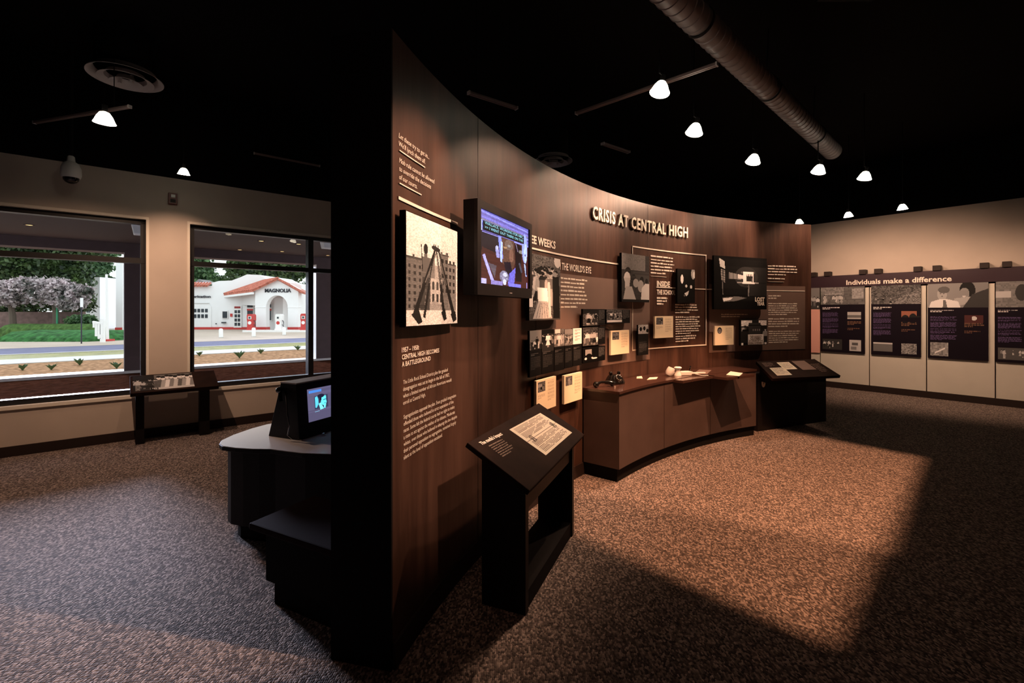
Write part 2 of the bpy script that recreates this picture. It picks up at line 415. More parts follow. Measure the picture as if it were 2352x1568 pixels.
# windows
def window(idx, a0, a1, mull):
    w = thing('window_%d' % idx, None, None, EW((a0+a1)/2, 0, ZS)); w['kind'] = 'structure'
    b = MB(); e = .014
    b.fbox(EW, a0-.012, a1+.012, -.012, .05, ZT-.004, ZT+.026); b.fbox(EW, a0-.012, a1+.012, -.02, .05, ZS-.03, ZS+.006)
    b.fbox(EW, a0-.012, a0+e, -.012, .05, ZS, ZT); b.fbox(EW, a1-e, a1+.014, -.012, .05, ZS, ZT)
    build('reveal_trim', b, M['bead'], w, world=True)
    f = MB(); k = .05
    f.fbox(EW, a0+e, a1-e, .05, .15, ZT-.055, ZT-.004); f.fbox(EW, a0+e, a1-e, .05, .15, ZS+.006, ZS+.065)
    f.fbox(EW, a0+e, a0+e+k, .05, .15, ZS, ZT); f.fbox(EW, a1-e-k, a1-e, .05, .15, ZS, ZT)
    build('window_frame', f, M['frame'], w, world=True)
    build('transom_bar', MB().fbox(EW, a0+e, a1-e, .045, .155, 2.065, 2.125), M['frame'], w, world=True)
    for m_ in mull: build('mullion', MB().fbox(EW, m_-.035, m_+.035, .035, .165, ZS+.01, ZT-.01), M['frame'], w, world=True)
    xs = [a0+e+k]+[q for m_ in mull for q in (m_-.035, m_+.035)]+[a1-e-k]
    for i in range(0, len(xs), 2):
        for z0, z1 in ((ZS+.065, 2.065), (2.125, ZT-.055)):
            build('glass_pane', MB().fbox(EW, xs[i], xs[i+1], .096, .104, z0, z1), M['glass'], w, world=True)
m2 = lw(711, 700, .1)[0]
window(1, TW0, t1, [TW0+1.45]); window(2, t2, TW1, [m2])

# curved exhibition wall
def arc(ph0, ph1, r0, r1, z0, z1, n=72, mb=None):
    mb = mb or MB(); q = len(mb.v)
    for i in range(n+1):
        ph = ph0+(ph1-ph0)*i/n
        for r, z in ((r0, z0), (r1, z0), (r1, z1), (r0, z1)): mb.v.append((C.x-r*math.cos(ph), C.y+r*math.sin(ph), z))
    for i in range(n):
        a = q+i*4; b = a+4
        for j in range(4): k = (j+1) % 4; mb.f.append((a+j, a+k, b+k, b+j))
    mb.f.append((q, q+3, q+2, q+1)); e = q+n*4; mb.f.append((e, e+1, e+2, e+3))
    return mb
cwall = struct('wall_center', arc(PH0, PH1, R, R+.14, 0, HW), M['cwall'])
struct('wall_center_back', arc(PH0, PH1, R+.14, R+.285, 0, HW), M['black'])
endc = MB(); 
e0 = cw(PH0, 0, 0); e1 = cw(PH0, 0, -.285); tt = Vector((math.sin(PH0), math.cos(PH0), 0))
endc.quadbox([e0-tt*.012, e0, e1, e1-tt*.012]+[p+Vector((0, 0, HW)) for p in (e0-tt*.012, e0, e1, e1-tt*.012)])
struct('trim_1', endc, M['black'])
struct('baseboard_center', arc(PH0, PH1, R-.014, R, 0, .11), M['base'])
def cpart(name, mb, m, label=None, smooth=False):
    o = build(name, mb, m, cwall, label=label); return o
ROOT[cwall] = Matrix.Identity(4)
def cfn(ph0, z0=0.0, off=.003): return lambda x, z, d=0: cw(ph0+x/R, z0+z, off+d)
def crect(u0, vt0, u1, vb0, name, m, off=.0015, label=None, th=.0015):
    a, zt = cpx(u0, vt0); b, _ = cpx(u1, vt0); _, zb = cpx(u0, vb0)
    return cpart(name, arc(a, b, R-off-th, R-off, zb, zt, 24), m, label)
def cline(u0, v0, u1, v1, th=.012, label=None, name='rule_line'):
    a, z0 = cpx(u0, v0); b, z1 = cpx(u1, v1)
    if abs(a-b) > .004: z = (z0+z1)/2; mb = arc(a, b, R-.006, R-.002, z-th/2, z+th/2, 24)
    else: mb = arc(a-th/2/R, a+th/2/R, R-.006, R-.002, min(z0, z1), max(z0, z1), 2)
    return cpart(name, mb, M['white'], label)
def ctext(lines, u0, vt, u1, vb, cap=.62, name='wall_text', label=None, **k):
    a, zt = cpx(u0, vt); b, _ = cpx(u1, vt); _, zb = cpx(u0, vb)
    return cpart(name, lines_mb(MB(), lines, (b-a)*R, zt, zb, cfn(a, 0, .0045), cap=cap, **k), M['white'], label)
def cgreek(n, u0, vt, u1, vb, seed=1, name='wall_text', par=(), fill=.42, last=.6):
    a, zt = cpx(u0, vt); b, _ = cpx(u1, vt); _, zb = cpx(u0, vb)
    return cpart(name, greek_mb(MB(), n, (b-a)*R, zt, zb, cfn(a, 0, .0045), seed=seed, par=par, fill=fill, last=last), M['white'])

# printed fields, rules and wall texts
crect(1231, 619, 1492, 872, 'printed_field', M['greyf'], label='paler brown printed field')
crect(1628.5, 652, 1849, 810, 'printed_field', M['greyf'], label='paler brown printed field')
cline(913, 455, 1049, 513, .014)
cline(1200, 568, 1420, 604, .014)
cline(915, 347, 974, 383, .005); cline(915, 421, 966, 447, .005)
cline(1452, 566, 1622, 586, .014); cline(1452, 806, 1622, 790, .012); cline(1452, 566, 1452, 806, .010); cline(1621, 585, 1621, 790, .012)
cline(1507, 660, 1638, 664, .010); cline(1628, 664, 1848, 668, .010); cline(1494, 634, 1530, 636, .004)
cline(1763, 647, 1800, 647, .004)
ctext(['Let these try to get in...', "We'll lynch them all."], 914, 304, 984, 342, bold=.0, cap=.62, shear=.15)
ctext(['Mob rule cannot be allowed', 'to override the decisions', 'of our courts.'], 915, 361, 996, 418, cap=.62, shear=.15)
ctext(['THREE WEEKS'], 1192, 531, 1275, 552, cap=.9, bold=.03)
ctext(["IN THE WORLD'S EYE"], 1279, 601, 1357, 619, cap=.9, bold=.02)
ctext(['1957 – 1958:', 'CENTRAL HIGH BECOMES', 'A BATTLEGROUND'], 921, 798, 1007, 848, cap=.66, bold=.02)
ctext(['The Little Rock School District plan for gradual', 'desegregation was set to begin in the fall of 1957,', 'when a limited number of African Americans would', 'enroll at Central High.'], 924, 873, 1035, 936, cap=.6)
ctext(['Segregationists opposed the plan. Even gradual integration', 'offended those who believed in strict separation of the', 'races. Some felt the federal courts had no right to make', 'a state to act against the wishes of its citizens. Moderate', 'whites, even those who believed in obeying the law despite', 'their personal opposition to segregation, remained largely', 'silent as the level of opposition escalated.'], 925, 953, 1048, 1062, cap=.6)
ctext(['INSIDE'], 1508, 645, 1538, 657.5, cap=.95, bold=.04)
ctext(['THE SCHOOL'], 1508, 665, 1550, 676, cap=.95, bold=.04)
cgreek(3, 1508, 682, 1533, 702, 3, fill=.6)
cgreek(8, 1287, 636, 1350, 712, 4, fill=.4)
cgreek(6, 1494, 586, 1550, 632, 5, fill=.4)
cgreek(4, 1550, 698, 1606, 722, 6, fill=.5); cgreek(8, 1551, 727, 1609, 770, 7, fill=.5); cgreek(3, 1551, 771, 1600, 788, 8, fill=.5)
cgreek(4, 1763, 609, 1832, 635, 9, fill=.4); cgreek(1, 1763, 638, 1802, 644, 10, last=1)
cgreek(2, 1764, 678, 1795, 689, 11); cgreek(6, 1764, 696, 1836, 726, 12); cgreek(4, 1764, 731, 1838, 754, 13); cgreek(6, 1765, 760, 1838, 790, 14)
cgreek(2, 1656, 721, 1727, 731, 15)
# vertical panel seams of the curved wall
for u in (1098, 1488, 1637):
    a, _ = cpx(u, 700); cpart('panel_seam', arc(a-.0004, a+.0004, R-.0012, R, .11, HW, 1), M['base'])

# title letters stand off the wall
a, zt = cpx(1358, 474); b, zt2 = cpx(1577, 522); zb = cpx(1358, 503)[1]
tl = thing('raised_title_letters', 'raised cream letters reading CRISIS AT CENTRAL HIGH on the curved wall', 'sign', cw((a+b)/2, zb, 0))
hc = zt-zb
build('lettering', text_mb(MB(), 'CRISIS AT CENTRAL HIGH', hc, (b-a)*R, cfn(a, (zb+cpx(1577, 545)[1])/2, .004), depth=.016, bold=.022, spacing=1.15), M['white'], tl, world=True)

# ------------------------------------------------------------------ framed boards on the curved wall
def board(name, label, cat, uL, uR, vTL, vBL, vTR, vBR, off, th, cv, m='pic', group=None, edge='black', border=0.0, partname='photograph'):
    pL, zTL = cpx(uL, vTL, off); _, zBL = cpx(uL, vBL, off); pR, zTR = cpx(uR, vTR, off); _, zBR = cpx(uR, vBR, off)
    A = cw(pL, 0, off); B = cw(pR, 0, off); w = (B-A).length; zt = (zTL+zTR)/2; zb = (zBL+zBR)/2
    pm = math.atan2(B.y-A.y, B.x-A.x)
    t = thing(name, label, cat, (A.x, A.y, zb), pm, group)
    h = zt-zb
    back = min(off-.001, th)
    build('backing_board', MB().box(0, w, .002, th, 0, h), M[edge], t)
    # wall spacers reach from the board to the wall
    sag = R-off-math.sqrt(max(0, (R-off)**2-(w/2)**2)); sp = off+sag
    build('wall_mount', MB().box(w*.4, w*.6, th, off+sag*.8-.0005 if off+sag*.8 > th else th+.002, h*.35, h*.65), M['black'], t)
    picmesh(partname, cv, w-2*border, h-2*border, M[m], t, (border, 0, border))
    return t, w, h

def cv_rifles():
    c = Cv(120, 200, .86, 3)
    c.grad(0, 0, 1, .45, .93, .82); c.rect(0, .38, .25, .9, .34).rect(.25, .36, .5, .9, .38).rect(.6, .30, .78, .9, .36).rect(.78, .38, .97, .9, .42).rect(.5, .42, .62, .9, .55)
    c.rect(0, .38, .3, .40, .2).rect(.1, .36, .13, .39, .25).rect(.78, .37, .97, .385, .22).rect(.6, .29, .8, .305, .2).rect(.62, .27, .66, .3, .3).rect(.73, .265, .78, .3, .3)
    for i in range(5):
        for j in range(7):
            c.rect(.03+i*.09, .45+j*.06, .065+i*.09, .48+j*.06, .16)
    for i in range(4):
        for j in range(5): c.rect(.64+i*.085, .34+j*.075, .68+i*.085, .38+j*.075, .14)
    c.rect(.42, .55, .66, .8, .62); 
    for x in (.45, .53, .61): c.rect(x, .6, x+.045, .66, .2).rect(x, .7, x+.045, .78, .15); c.ell(x+.022, .6, .022, .02, .2)
    c.poly([(.3, .86), (.5, .76), (.72, .86)], .5); c.rect(0, .86, 1, 1, .82); c.noise(.25, 2)
    c.ell(.33, .285, .04, .05, .12); c.rect(.30, .33, .36, .36, .3); c.poly([(.26, .36), (.40, .36), (.42, .55), (.25, .55)], .3); c.poly([(.27, .55), (.41, .55), (.40, .86), (.33, .86), (.33, .62), (.30, .86), (.23, .86)], .2)
    c.line(.25, .25, .27, .5, .006, .1)
    for (x0, x1, w) in ((.52, .12, .034), (.53, .70, .028), (.57, .92, .036), (.50, .30, .022)):
        c.line(x0, .25, x1, .93, w*.45, .10, w); c.line(x0+.01, .3, (x0+x1)/2, .6, .008, .35)
    c.poly([(.08, .9), (.2, .84), (.27, .97), (.2, .99)], .09).poly([(.84, .9), (.95, .86), (.98, .96), (.9, .99)], .09).poly([(.63, .88), (.72, .85), (.75, .95), (.69, .97)], .09)
    c.ell(.5, .25, .06, .022, .12).ell(.56, .26, .05, .02, .1)
    for x in (.48, .52, .57): c.line(x, .27, x+.0, .215, .008, .15)
    return c
board('photograph_panel', 'tall framed photograph of stacked rifles before a school, leftmost on the curved wall', 'photograph', 932, 1051, 481, 747, 531, 747, .05, .03, cv_rifles(), border=.004)

def cv_girl():
    c = Cv(80, 140, .25, 5); c.noise(.8, 2); c.crowd(0, .5, 1, .85, 26, .35, .6, .03, .85); c.ell(.9, .05, .12, .1, .75)
    c.rect(0, .9, 1, 1, .2); c.ell(.38, .37, .10, .06, .06); c.rect(.33, .42, .43, .46, .3); c.rect(.3, .38, .46, .52, .2)
    c.poly([(.24, .5), (.55, .5), (.58, .72), (.26, .72)], .9); c.poly([(.27, .71), (.55, .71), (.72, .98), (.1, .98)], .62)
    for i in range(6): c.line(.33+i*.04, .73, .2+i*.09, .97, .008, .35)
    c.poly([(.72, .3), (.95, .3), (.98, .98), (.75, .98)], .05); c.ell(.82, .27, .06, .04, .5); c.line(.60, .4, .64, .96, .04, .75); c.rect(0, .62, .1, .8, .85)
    return c
board('photograph_panel', 'tall photograph of a girl in white blouse before a crowd, right of the television', 'photograph', 1216, 1287, 583, 735, 593, 734, .05, .03, cv_girl())
def cv_class():
    c = Cv(80, 90, .14, 6); c.rect(0, 0, .85, .34, .34); c.noise(.2, 2); c.rect(.0, .33, .86, .36, .12); c.rect(.4, .36, 1, .6, .18)
    c.ell(.22, .36, .10, .08, .08); c.ell(.19, .5, .11, .12, .8); c.poly([(.1, .5), (.3, .5), (.26, .72), (.12, .72)], .7); c.poly([(.14, .68), (.36, .68), (.5, .95), (.05, .95)], .6)
    c.ell(.42, .52, .1, .1, .06); c.ell(.5, .6, .1, .09, .5); c.ell(.72, .52, .07, .07, .06); c.ell(.68, .66, .11, .13, .5); c.ell(.9, .55, .05, .06, .08)
    c.poly([(.72, .7), (.85, .6), (1, .6), (1, .98), (.68, .98)], .72); c.rect(0, .95, 1, 1, .05)
    return c
board('photograph_panel', 'photograph of seated students in pale clothes, above the grid of small photographs', 'photograph', 1428, 1491, 579, 693, 590, 694, .045, .028, cv_class())
def cv_dark():
    c = Cv(50, 90, .03, 8); c.rect(.12, .55, .4, .95, .10); c.ell(.26, .3, .08, .13, .85); c.ell(.9, .13, .12, .16, .6); c.ell(.95, .16, .07, .1, .9); c.ell(.5, .5, .06, .04, .8).ell(.78, .52, .07, .05, .85)
    c.poly([(.4, .72), (.66, .63), (.6, .75), (.5, .8)], .8); c.ell(.4, .78, .05, .03, .3); return c
board('photograph_panel', 'dark narrow photograph of two people, inside the white outline beside THE SCHOOL', 'photograph', 1556, 1596, 617, 694, 619, 697, .045, .026, cv_dark())
def cv_hall():
    c = Cv(130, 130, .035, 9)
    for r_, v in ((.5, .05), (.4, .07), (.3, .10), (.22, .14)): c.ell(.6, .38, r_, r_*.9, v)
    c.rect(0, 0, .1, 1, .01); c.rect(.0, .84, 1, 1, .01)
    c.poly([(.09, .04), (.19, .1), (.2, .24), (.11, .2)], .85); c.poly([(.12, .24), (.2, .27), (.2, .5), (.13, .44)], .55)
    for i in range(5): c.line(.12, .27+i*.045, .2, .29+i*.045, .004, .05)
    c.line(.16, .24, .165, .5, .005, .05); c.line(.15, .45, .16, .72, .006, .4)
    c.poly([(.27, .3), (.5, .34), (.5, .43), (.27, .42)], .5)
    for i in range(6): c.line(.28+i*.035, .31, .28+i*.035, .42, .003, .1)
    c.poly([(.44, .33), (.54, .35), (.54, .42), (.44, .41)], .85)
    c.rect(.5, .28, .76, .31, .3); c.rect(.54, .28, .74, .50, .95); c.rect(.6, .32, .72, .46, .12)
    for i in range(3): c.ell(.62+i*.045, .34, .018, .02, .8)
    c.rect(.7, .4, .72, .48, .3); c.rect(.42, .475, .85, .50, .55); c.rect(.52, .48, .76, .505, .95)
    c.line(.64, .52, .64, .75, .012, .4); c.line(.72, .53, .74, .7, .004, .12)
    for k in range(14): c.line(.58+k*.012, .52, .3+k*.05, .74, .004, .10)
    c.poly([(.15, .78), (.42, .75), (.6, .78), (.4, .84), (.17, .86)], .35); c.poly([(.16, .79), (.34, .775), (.3, .82), (.17, .85)], .92)
    c.rect(.93, .35, .94, .5, .1); c.rect(.84, .33, .86, .5, .08)
    return c
tb, bw, bh = board('photograph_panel', 'large dark photograph of an empty school hallway captioned LOST YEAR', 'photograph', 1640, 1761, 587, 714, 593, 707, .055, .03, cv_hall())
build('lettering', lines_mb(MB(), ['LOST'], bw*.19, bh*.235, bh*.15, lambda x, z, d: (bw*.765+x, -.002, z), cap=.9, bold=.05), M['white'], tb)
build('lettering', lines_mb(MB(), ['YEAR'], bw*.155, bh*.145, bh*.075, lambda x, z, d: (bw*.80+x, -.002, z), cap=.9, bold=.05), M['white'], tb)
def cv_closed():
    c = Cv(80, 80, .10, 11); c.rect(.02, .02, .42, .25, .85).rect(.68, .02, .98, .22, .85).rect(.04, .3, .2, .45, .6); c.noise(.3, 2); c.rect(.3, .12, .75, .6, .15); c.rect(.28, .2, .78, .24, .05)
    for i in range(4): c.rect(.45+i*.08, .36, .49+i*.08, .44, .4)
    c.person(.17, .97, .75, .2, .04, .04); c.person(.93, .97, .65, .7, .5, .1); c.rect(.03, .9, .1, .99, .9); c.rect(.9, .9, .97, .98, .9)
    c.rect(.27, .58, .86, .97, .88); return c
tb, bw, bh = board('photograph_panel', 'photograph of a white THIS SCHOOL CLOSED sign, below the LOST YEAR photograph', 'photograph', 1701, 1762, 735, 794, 733, 791, .045, .026, cv_closed())
for (s_, x0, x1, z0, z1) in (('THIS SCHOOL', .33, .80, .385, .33), ('CLOSED', .36, .77, .31, .22), ('BY ORDER OF THE', .31, .83, .20, .145), ('FEDERAL GOVERNMENT', .29, .84, .125, .04)):
    build('lettering', text_mb(MB(), s_, bh*(z0-z1), bw*(x1-x0), lambda x, z, d, x0=x0, z1=z1: (bw*x0+x, -.002, bh*z1+z), bold=.03), M['ink'], tb)

# strips with narrow photographs and captions
def cv_strip(seed, kind):
    c = Cv(44, 150, .045, seed)
    c.rect(0, 0, 1, .42, .35).noise(.6, 2, (0, 0, 1, .42))
    if kind == 0: c.rect(0, 0, 1, .25, .4); c.rect(.1, .3, 1, .42, .1); c.crowd(.1, .36, .9, .41, 5, .14, .2, .02, .9); c.person(.6, .38, .24, .3, .03, .03)
    if kind == 1: c.rect(0, 0, 1, .1, .04); c.rect(0, .1, 1, .42, .12); c.crowd(0, .3, 1, .38, 8, .2, .25, .03, .5); c.person(.5, .41, .34, .6, .95, .9, .1, True)
    if kind == 2: c.rect(0, .05, 1, .42, .3); c.crowd(0, .34, 1, .41, 7, .22, .32, .1, .95); c.rect(.1, 0, .6, .1, .8)
    if kind == 3: c.rect(0, 0, 1, .12, .45); c.crowd(0, .26, 1, .41, 14, .12, .24, .04, .85)
    if kind == 4: c.rect(0, 0, 1, .42, .88); [c.greek(.2, .04+.08*i, .85, .09+.08*i, 2, (.55, .2, .14)) for i in range(4)]
    c.greek(.1, .50, .75, .56, 2, .3); c.greek(.1, .58, .9, .86, 9, .17)
    return c
st = [(1217, 1244, 759, 867), (1245, 1272, 757, 860), (1273, 1296, 756, 854), (1297, 1315, 756, 848), (1316, 1336, 754, 843)]
stl = ['soldiers by a building', 'a woman in white', 'pale clothed students', 'a dense crowd', 'a pale printed notice']
ords = ['leftmost', 'second from left', 'middle', 'fourth from left', 'rightmost']
for i, (a0, a1, v0, v1) in enumerate(st):
    board('caption_strip', 'narrow hanging strip topped by %s, %s of the five strips' % (stl[i], ords[i]), 'exhibit panel', a0, a1, v0, v1, v0-1, v1-7, .05, .02, cv_strip(20+i, i), 'pic', 'five narrow photo strips with captions')
def cv_wide(seed, kind, frac=.66):
    c = Cv(90, 64, .05, seed); c.rect(0, 0, frac, 1, .2); c.noise(.9, 3, (0, 0, frac, 1))
    if kind == 0: c.rect(0, 0, frac, .3, .08); c.crowd(.06, .9, frac-.05, .97, 9, .6, .8, .03, .95)
    if kind == 1: c.crowd(.04, .8, frac-.04, 1.0, 14, .5, .8, .05, .95)
    if kind == 2: c.rect(0, 0, frac, 1, .02); c.rect(.1, .12, .38, .5, .45); c.ell(.26, .6, .13, .2, .04); c.ell(.12, .72, .05, .08, .8).ell(.5, .75, .12, .05, .85).ell(.4, .7, .04, .05, .7); c.rect(0, .85, frac, 1, .02)
    if kind == 3: c.crowd(.04, .62, frac-.04, .72, 16, .4, .55, .05, .9); c.rect(.02, .75, frac, .9, .8); c.rect(0, .9, frac, 1, .05)
    c.rect(frac, 0, 1, 1, .04); c.greek(frac+.04, .08, .97, .7, 8, .25); return c
board('caption_strip', 'small photograph of standing students with caption, top left of photo grid', 'exhibit panel', 1339, 1390, 709, 747, 710, 747, .045, .02, cv_wide(31, 0), 'pic', 'small captioned photographs')
board('caption_strip', 'small photograph of a pale clothed crowd, second down in the photo grid', 'exhibit panel', 1339, 1390, 752, 794, 750, 790, .045, .02, cv_wide(32, 1), 'pic', 'small captioned photographs')
board('caption_strip', 'dark photograph of people by a lit window, lowest in the photo grid', 'exhibit panel', 1339, 1390, 799, 833, 794, 828, .045, .02, cv_wide(33, 2), 'pic', 'small captioned photographs')
board('caption_strip', 'small photograph of a crowd behind a pale car, top right of photo grid', 'exhibit panel', 1393, 1447, 711, 744, 710, 741, .045, .02, cv_wide(34, 3, .65), 'pic', 'small captioned photographs')
def cv_tall():
    c = Cv(40, 110, .05, 41); c.rect(0, 0, 1, .32, .6).noise(.5, 2, (0, 0, 1, .32)); c.ell(.25, .14, .12, .07, .06).ell(.6, .12, .12, .07, .05).ell(.9, .2, .12, .06, .06); c.rect(0, .3, 1, .5, .05); c.noise(.8, 2, (0, .3, 1, .5)); c.greek(.08, .56, .9, .9, 12, .22); return c
board('caption_strip', 'narrow dark strip with small portraits on top, right of the open page with a photograph', 'exhibit panel', 1466, 1489, 746, 817, 745, 813, .045, .02, cv_tall())
# pale open books / pages
def cv_page(seed, kind):
    c = Cv(80, 100, (.86, .80, .66), seed); c.rect(.495, .02, .505, .98, (.35, .28, .22))
    if kind == 2: c.ell(.25, .24, .12, .17, .1); c.ell(.25, .27, .085, .12, .35); c.rect(.2, .24, .3, .255, .05); c.ell(.25, .34, .03, .012, .6)
    else:
        c.rect(.07, .06, .44, .38, .25); c.noise(.7, 2, (.07, .06, .44, .38)); c.crowd(.14, .33, .38, .375, 3, .22, .3, .03, .5)
    ink = (.55, .48, .38); c.greek(.56, .08, .93, .74, 18, ink, .4)
    if kind == 0: c.greek(.08, .46, .44, .6, 4, ink, .4)
    return c
BL = 'pale two-column page with small photograph, '
bks = [(1232, 1277, 873, 947, 865, 934, BL+'partly behind the tilted desk', 0), (1296, 1337, 863, 930, 853, 914, BL+'just left of the curved display case', 1),
       (1403, 1445, 760, 816, 757, 810, BL+'below the photograph of the crowd and car', 1), (1504, 1546, 727, 777, 725, 774, BL+'below THE SCHOOL heading', 0), (1642, 1685, 749, 793, 747, 791, 'pale two-column page with a portrait face, below the hallway photograph', 2)]
for i, (a0, a1, b0, b1, c0, c1, lb, kd) in enumerate(bks):
    board('document_page', lb, 'page', a0, a1, b0, b1, c0, c1, .05, .022, cv_page(50+i, kd), 'pic', 'pale pages mounted on the curved wall', edge='paper', partname='printed_page')

# television
pL, zTL = cpx(1097, 455, .17); pR, zTR = cpx(1222, 515, .17); zBL = cpx(1097, 679, .17)[1]; zBR = cpx(1222, 683, .17)[1]
A = cw(pL, 0, .17); B = cw(pR, 0, .17); tw = (B-A).length; zt = (zTL+zTR)/2; zb = (zBL+zBR)/2; th = zt-zb
tv = thing('television', 'black flat television showing a blue-tinted film, mounted on the curved wall', 'television', (A.x, A.y, zb), math.atan2(B.y-A.y, B.x-A.x))
bz = .042
mb = MB().box(0, tw, 0, .02, 0, bz*1.5).box(0, tw, 0, .02, th-bz, th).box(0, bz, 0, .02, bz*1.5, th-bz).box(tw-bz, tw, 0, .02, bz*1.5, th-bz)
build('bezel', mb, M['blaminate'], tv)
build('housing', MB().box(.0, tw, .02, .085, 0, th), M['black'], tv)
build('wall_bracket', MB().box(tw*.3, tw*.7, .085, .155, th*.25, th*.75), M['black'], tv)
build('power_light', MB().box(tw*.52, tw*.57, -.001, 0, bz*.5, bz*.62), M['vent'], tv)
c = Cv(110, 110, (.05, .012, .010), 61)
bl = (.22, .25, .85); lb = (.45, .55, 1.0)
c.rect(0, 0, 1, .28, (.16, .14, .50)); 
for i in range(9): c.line(0, .02+i*.035, 1, .05+i*.03, .008, [(.3, .3, .85), (.12, .09, .3), (.22, .18, .6), (.2, .17, .22)][i % 4])
c.rect(0, .14, .05, .3, lb); c.poly([(.05, .3), (.35, .3), (.34, .55), (.05, .5)], (.004, .003, .008)); c.rect(0, .28, .05, .55, (.01, .005, .01))
c.poly([(.36, .28), (.66, .28), (.68, .62), (.6, .8), (.42, .66)], (.10, .045, .03)); c.ell(.55, .37, .09, .08, (.16, .10, .08)); c.ell(.47, .42, .04, .015, (.35, .2, .1)); c.ell(.6, .52, .05, .1, (.2, .09, .06)); c.ell(.55, .38, .03, .02, (.3, .26, .25))
c.line(.36, .28, .40, .6, .03, bl); c.line(.40, .35, .39, .65, .018, lb); c.line(.31, .48, .33, .6, .03, (.3, .28, .6)); c.ell(.31, .46, .03, .03, (.5, .5, .8))
c.line(.07, .6, .23, .95, .022, (.42, .38, .85), .026); c.poly([(.15, .7), (.3, .72), (.27, .9)], (.09, .07, .09))
c.poly([(.44, .64), (.58, .62), (.66, .9), (.5, .85)], (.005, .003, .01)); c.poly([(.56, .8), (.7, .68), (.66, .98), (.52, .98)], (.15, .13, .6)); c.ell(.45, .86, .09, .09, (.22, .2, .3)); c.noise(.9, 3, (.36, .76, .56, 1))
c.ell(.47, .83, .04, .03, (.6, .6, .75)); c.ell(.46, .94, .035, .045, (.6, .6, .8))
c.rect(.02, .93, .12, 1, (.5, .45, .9)); c.rect(.2, .94, .42, 1, (.25, .2, .5)); c.rect(.55, .95, .82, 1, (.2, .18, .8))
c.poly([(.68, .3), (.82, .32), (.84, .9), (.7, .9)], (.006, .003, .005)); c.line(.7, .31, .75, .43, .006, (.25, .2, .35)); c.ell(.82, .42, .05, .03, (.2, .18, .15)); c.line(.78, .6, .84, .75, .02, (.06, .06, .09))
c.ell(.91, .34, .065, .24, (.3, .36, .9)); c.ell(.93, .42, .04, .16, lb); c.line(.91, .6, .95, .8, .016, lb); c.ell(.95, .72, .014, .07, (.02, .01, .03)); c.ell(.92, .45, .015, .02, (.05, .04, .2)); c.rect(.955, .9, .975, 1, (.3, .25, .6))
c.noise(.35, 2)
picmesh('screen', c, tw-2*bz, th-bz*2.5, M['scr'], tv, (bz, .012, bz*1.5))
cap = mat('caption_cyan', (.02, .02, .02), .5, emit=(.35, .85, 1), es=1.1)
cap_b = mat('caption_black', (.004, .004, .006), .3)
build('caption', MB().box(bz+.05*tw, bz+.78*tw, .006, .011, th*.70, th*.80), cap_b, tv)
build('caption', lines_mb(MB(), ['WALLACE, WORKING FOR NBC,', '>> I WENT OUT THERE ON THE'], tw*.70, th*.797, th*.703, lambda x, z, d: (bz+.065*tw+x, .005, z), cap=.66), cap, tv, label='cyan caption lettering')

# ------------------------------------------------------------------ tilted reading desk by the wall
def quad_slab(P, th):
    """P: 4 top corners ccw seen from above, slab thickness downwards along normal"""
    P = [Vector(p) for p in P]; n = (P[1]-P[0]).cross(P[3]-P[0]).normalized()
    return [p-n*th for p in P]+P
def quad_pt(P, x, y, d=0.0):      # P: top-left, top-right, bottom-right, bottom-left as read; x right 0..1, y down 0..1
    TL, TR, BR, BL_ = [Vector(p) for p in P]; n = (BL_-TL).cross(TR-TL).normalized()
    return TL*(1-x)*(1-y)+TR*x*(1-y)+BR*x*y+BL_*(1-x)*y+n*d
FL = at_z(1217, 1127, .66); FRr = at_z(1343, 998, .66)
tdir = (FRr-FL).normalized(); ndir = Vector((-tdir.y, tdir.x, 0))
BLk = FL+ndir*.33; BLk.z = .85; BRk = FRr+ndir*.33; BRk.z = .85
desk = thing('reading_desk', 'black tilted reading desk with clipped pages, standing against the near curved wall', 'desk', ((FL+BRk)/2).xy.to_3d())
build('sloped_top', MB().quadbox(quad_slab([FL, FRr, BRk, BLk], .028)), M['reader'], desk, world=True, bevel=.004)
def dfr(o, d, n): return lambda a, b, z: o+d*a+n*b+Vector((0, 0, z))
o_ = FL.xy.to_3d(); dl = (FRr-FL).xy.length; df = dfr(o_, tdir, ndir)
def side_panel(a0, a1):
    mb = MB(); pts = [(.06, .0), (.30, 0), (.30, .79), (.06, .655)]
    n = len(mb.v)
    for a in (a0, a1):
        for b, z in pts: mb.v.append(tuple(df(a, b, z)))
    mb.f += [(0, 1, 2, 3), (7, 6, 5, 4)]+[(i, i+4, (i+1) % 4+4, (i+1) % 4) for i in range(4)]
    return mb
build('side_panel', side_panel(.10, .14), M['blaminate'], desk, world=True); build('side_panel', side_panel(dl-.10, dl-.06), M['blaminate'], desk, world=True)
build('back_panel', MB().fbox(df, .14, dl-.10, .25, .28, .30, .76), M['blaminate'], desk, world=True)
build('plinth', MB().fbox(df, .12, dl-.08, .07, .29, 0, .09), M['black'], desk, world=True)
build('apron', MB().fbox(df, .14, dl-.10, .075, .10, .50, .63), M['blaminate'], desk, world=True)
DQ = [BLk, BRk, FRr, FL]      # as read: back-left, back-right, front-right, front-left
pg = thing('clipped_pages', 'open two-page document held by two clips on the tilted reading desk', 'document', quad_pt(DQ, .6, .5))
PQ = [quad_pt(DQ, .42, .18, .001), quad_pt(DQ, .86, .06, .001), quad_pt(DQ, .93, .62, .001), quad_pt(DQ, .49, .74, .001)]
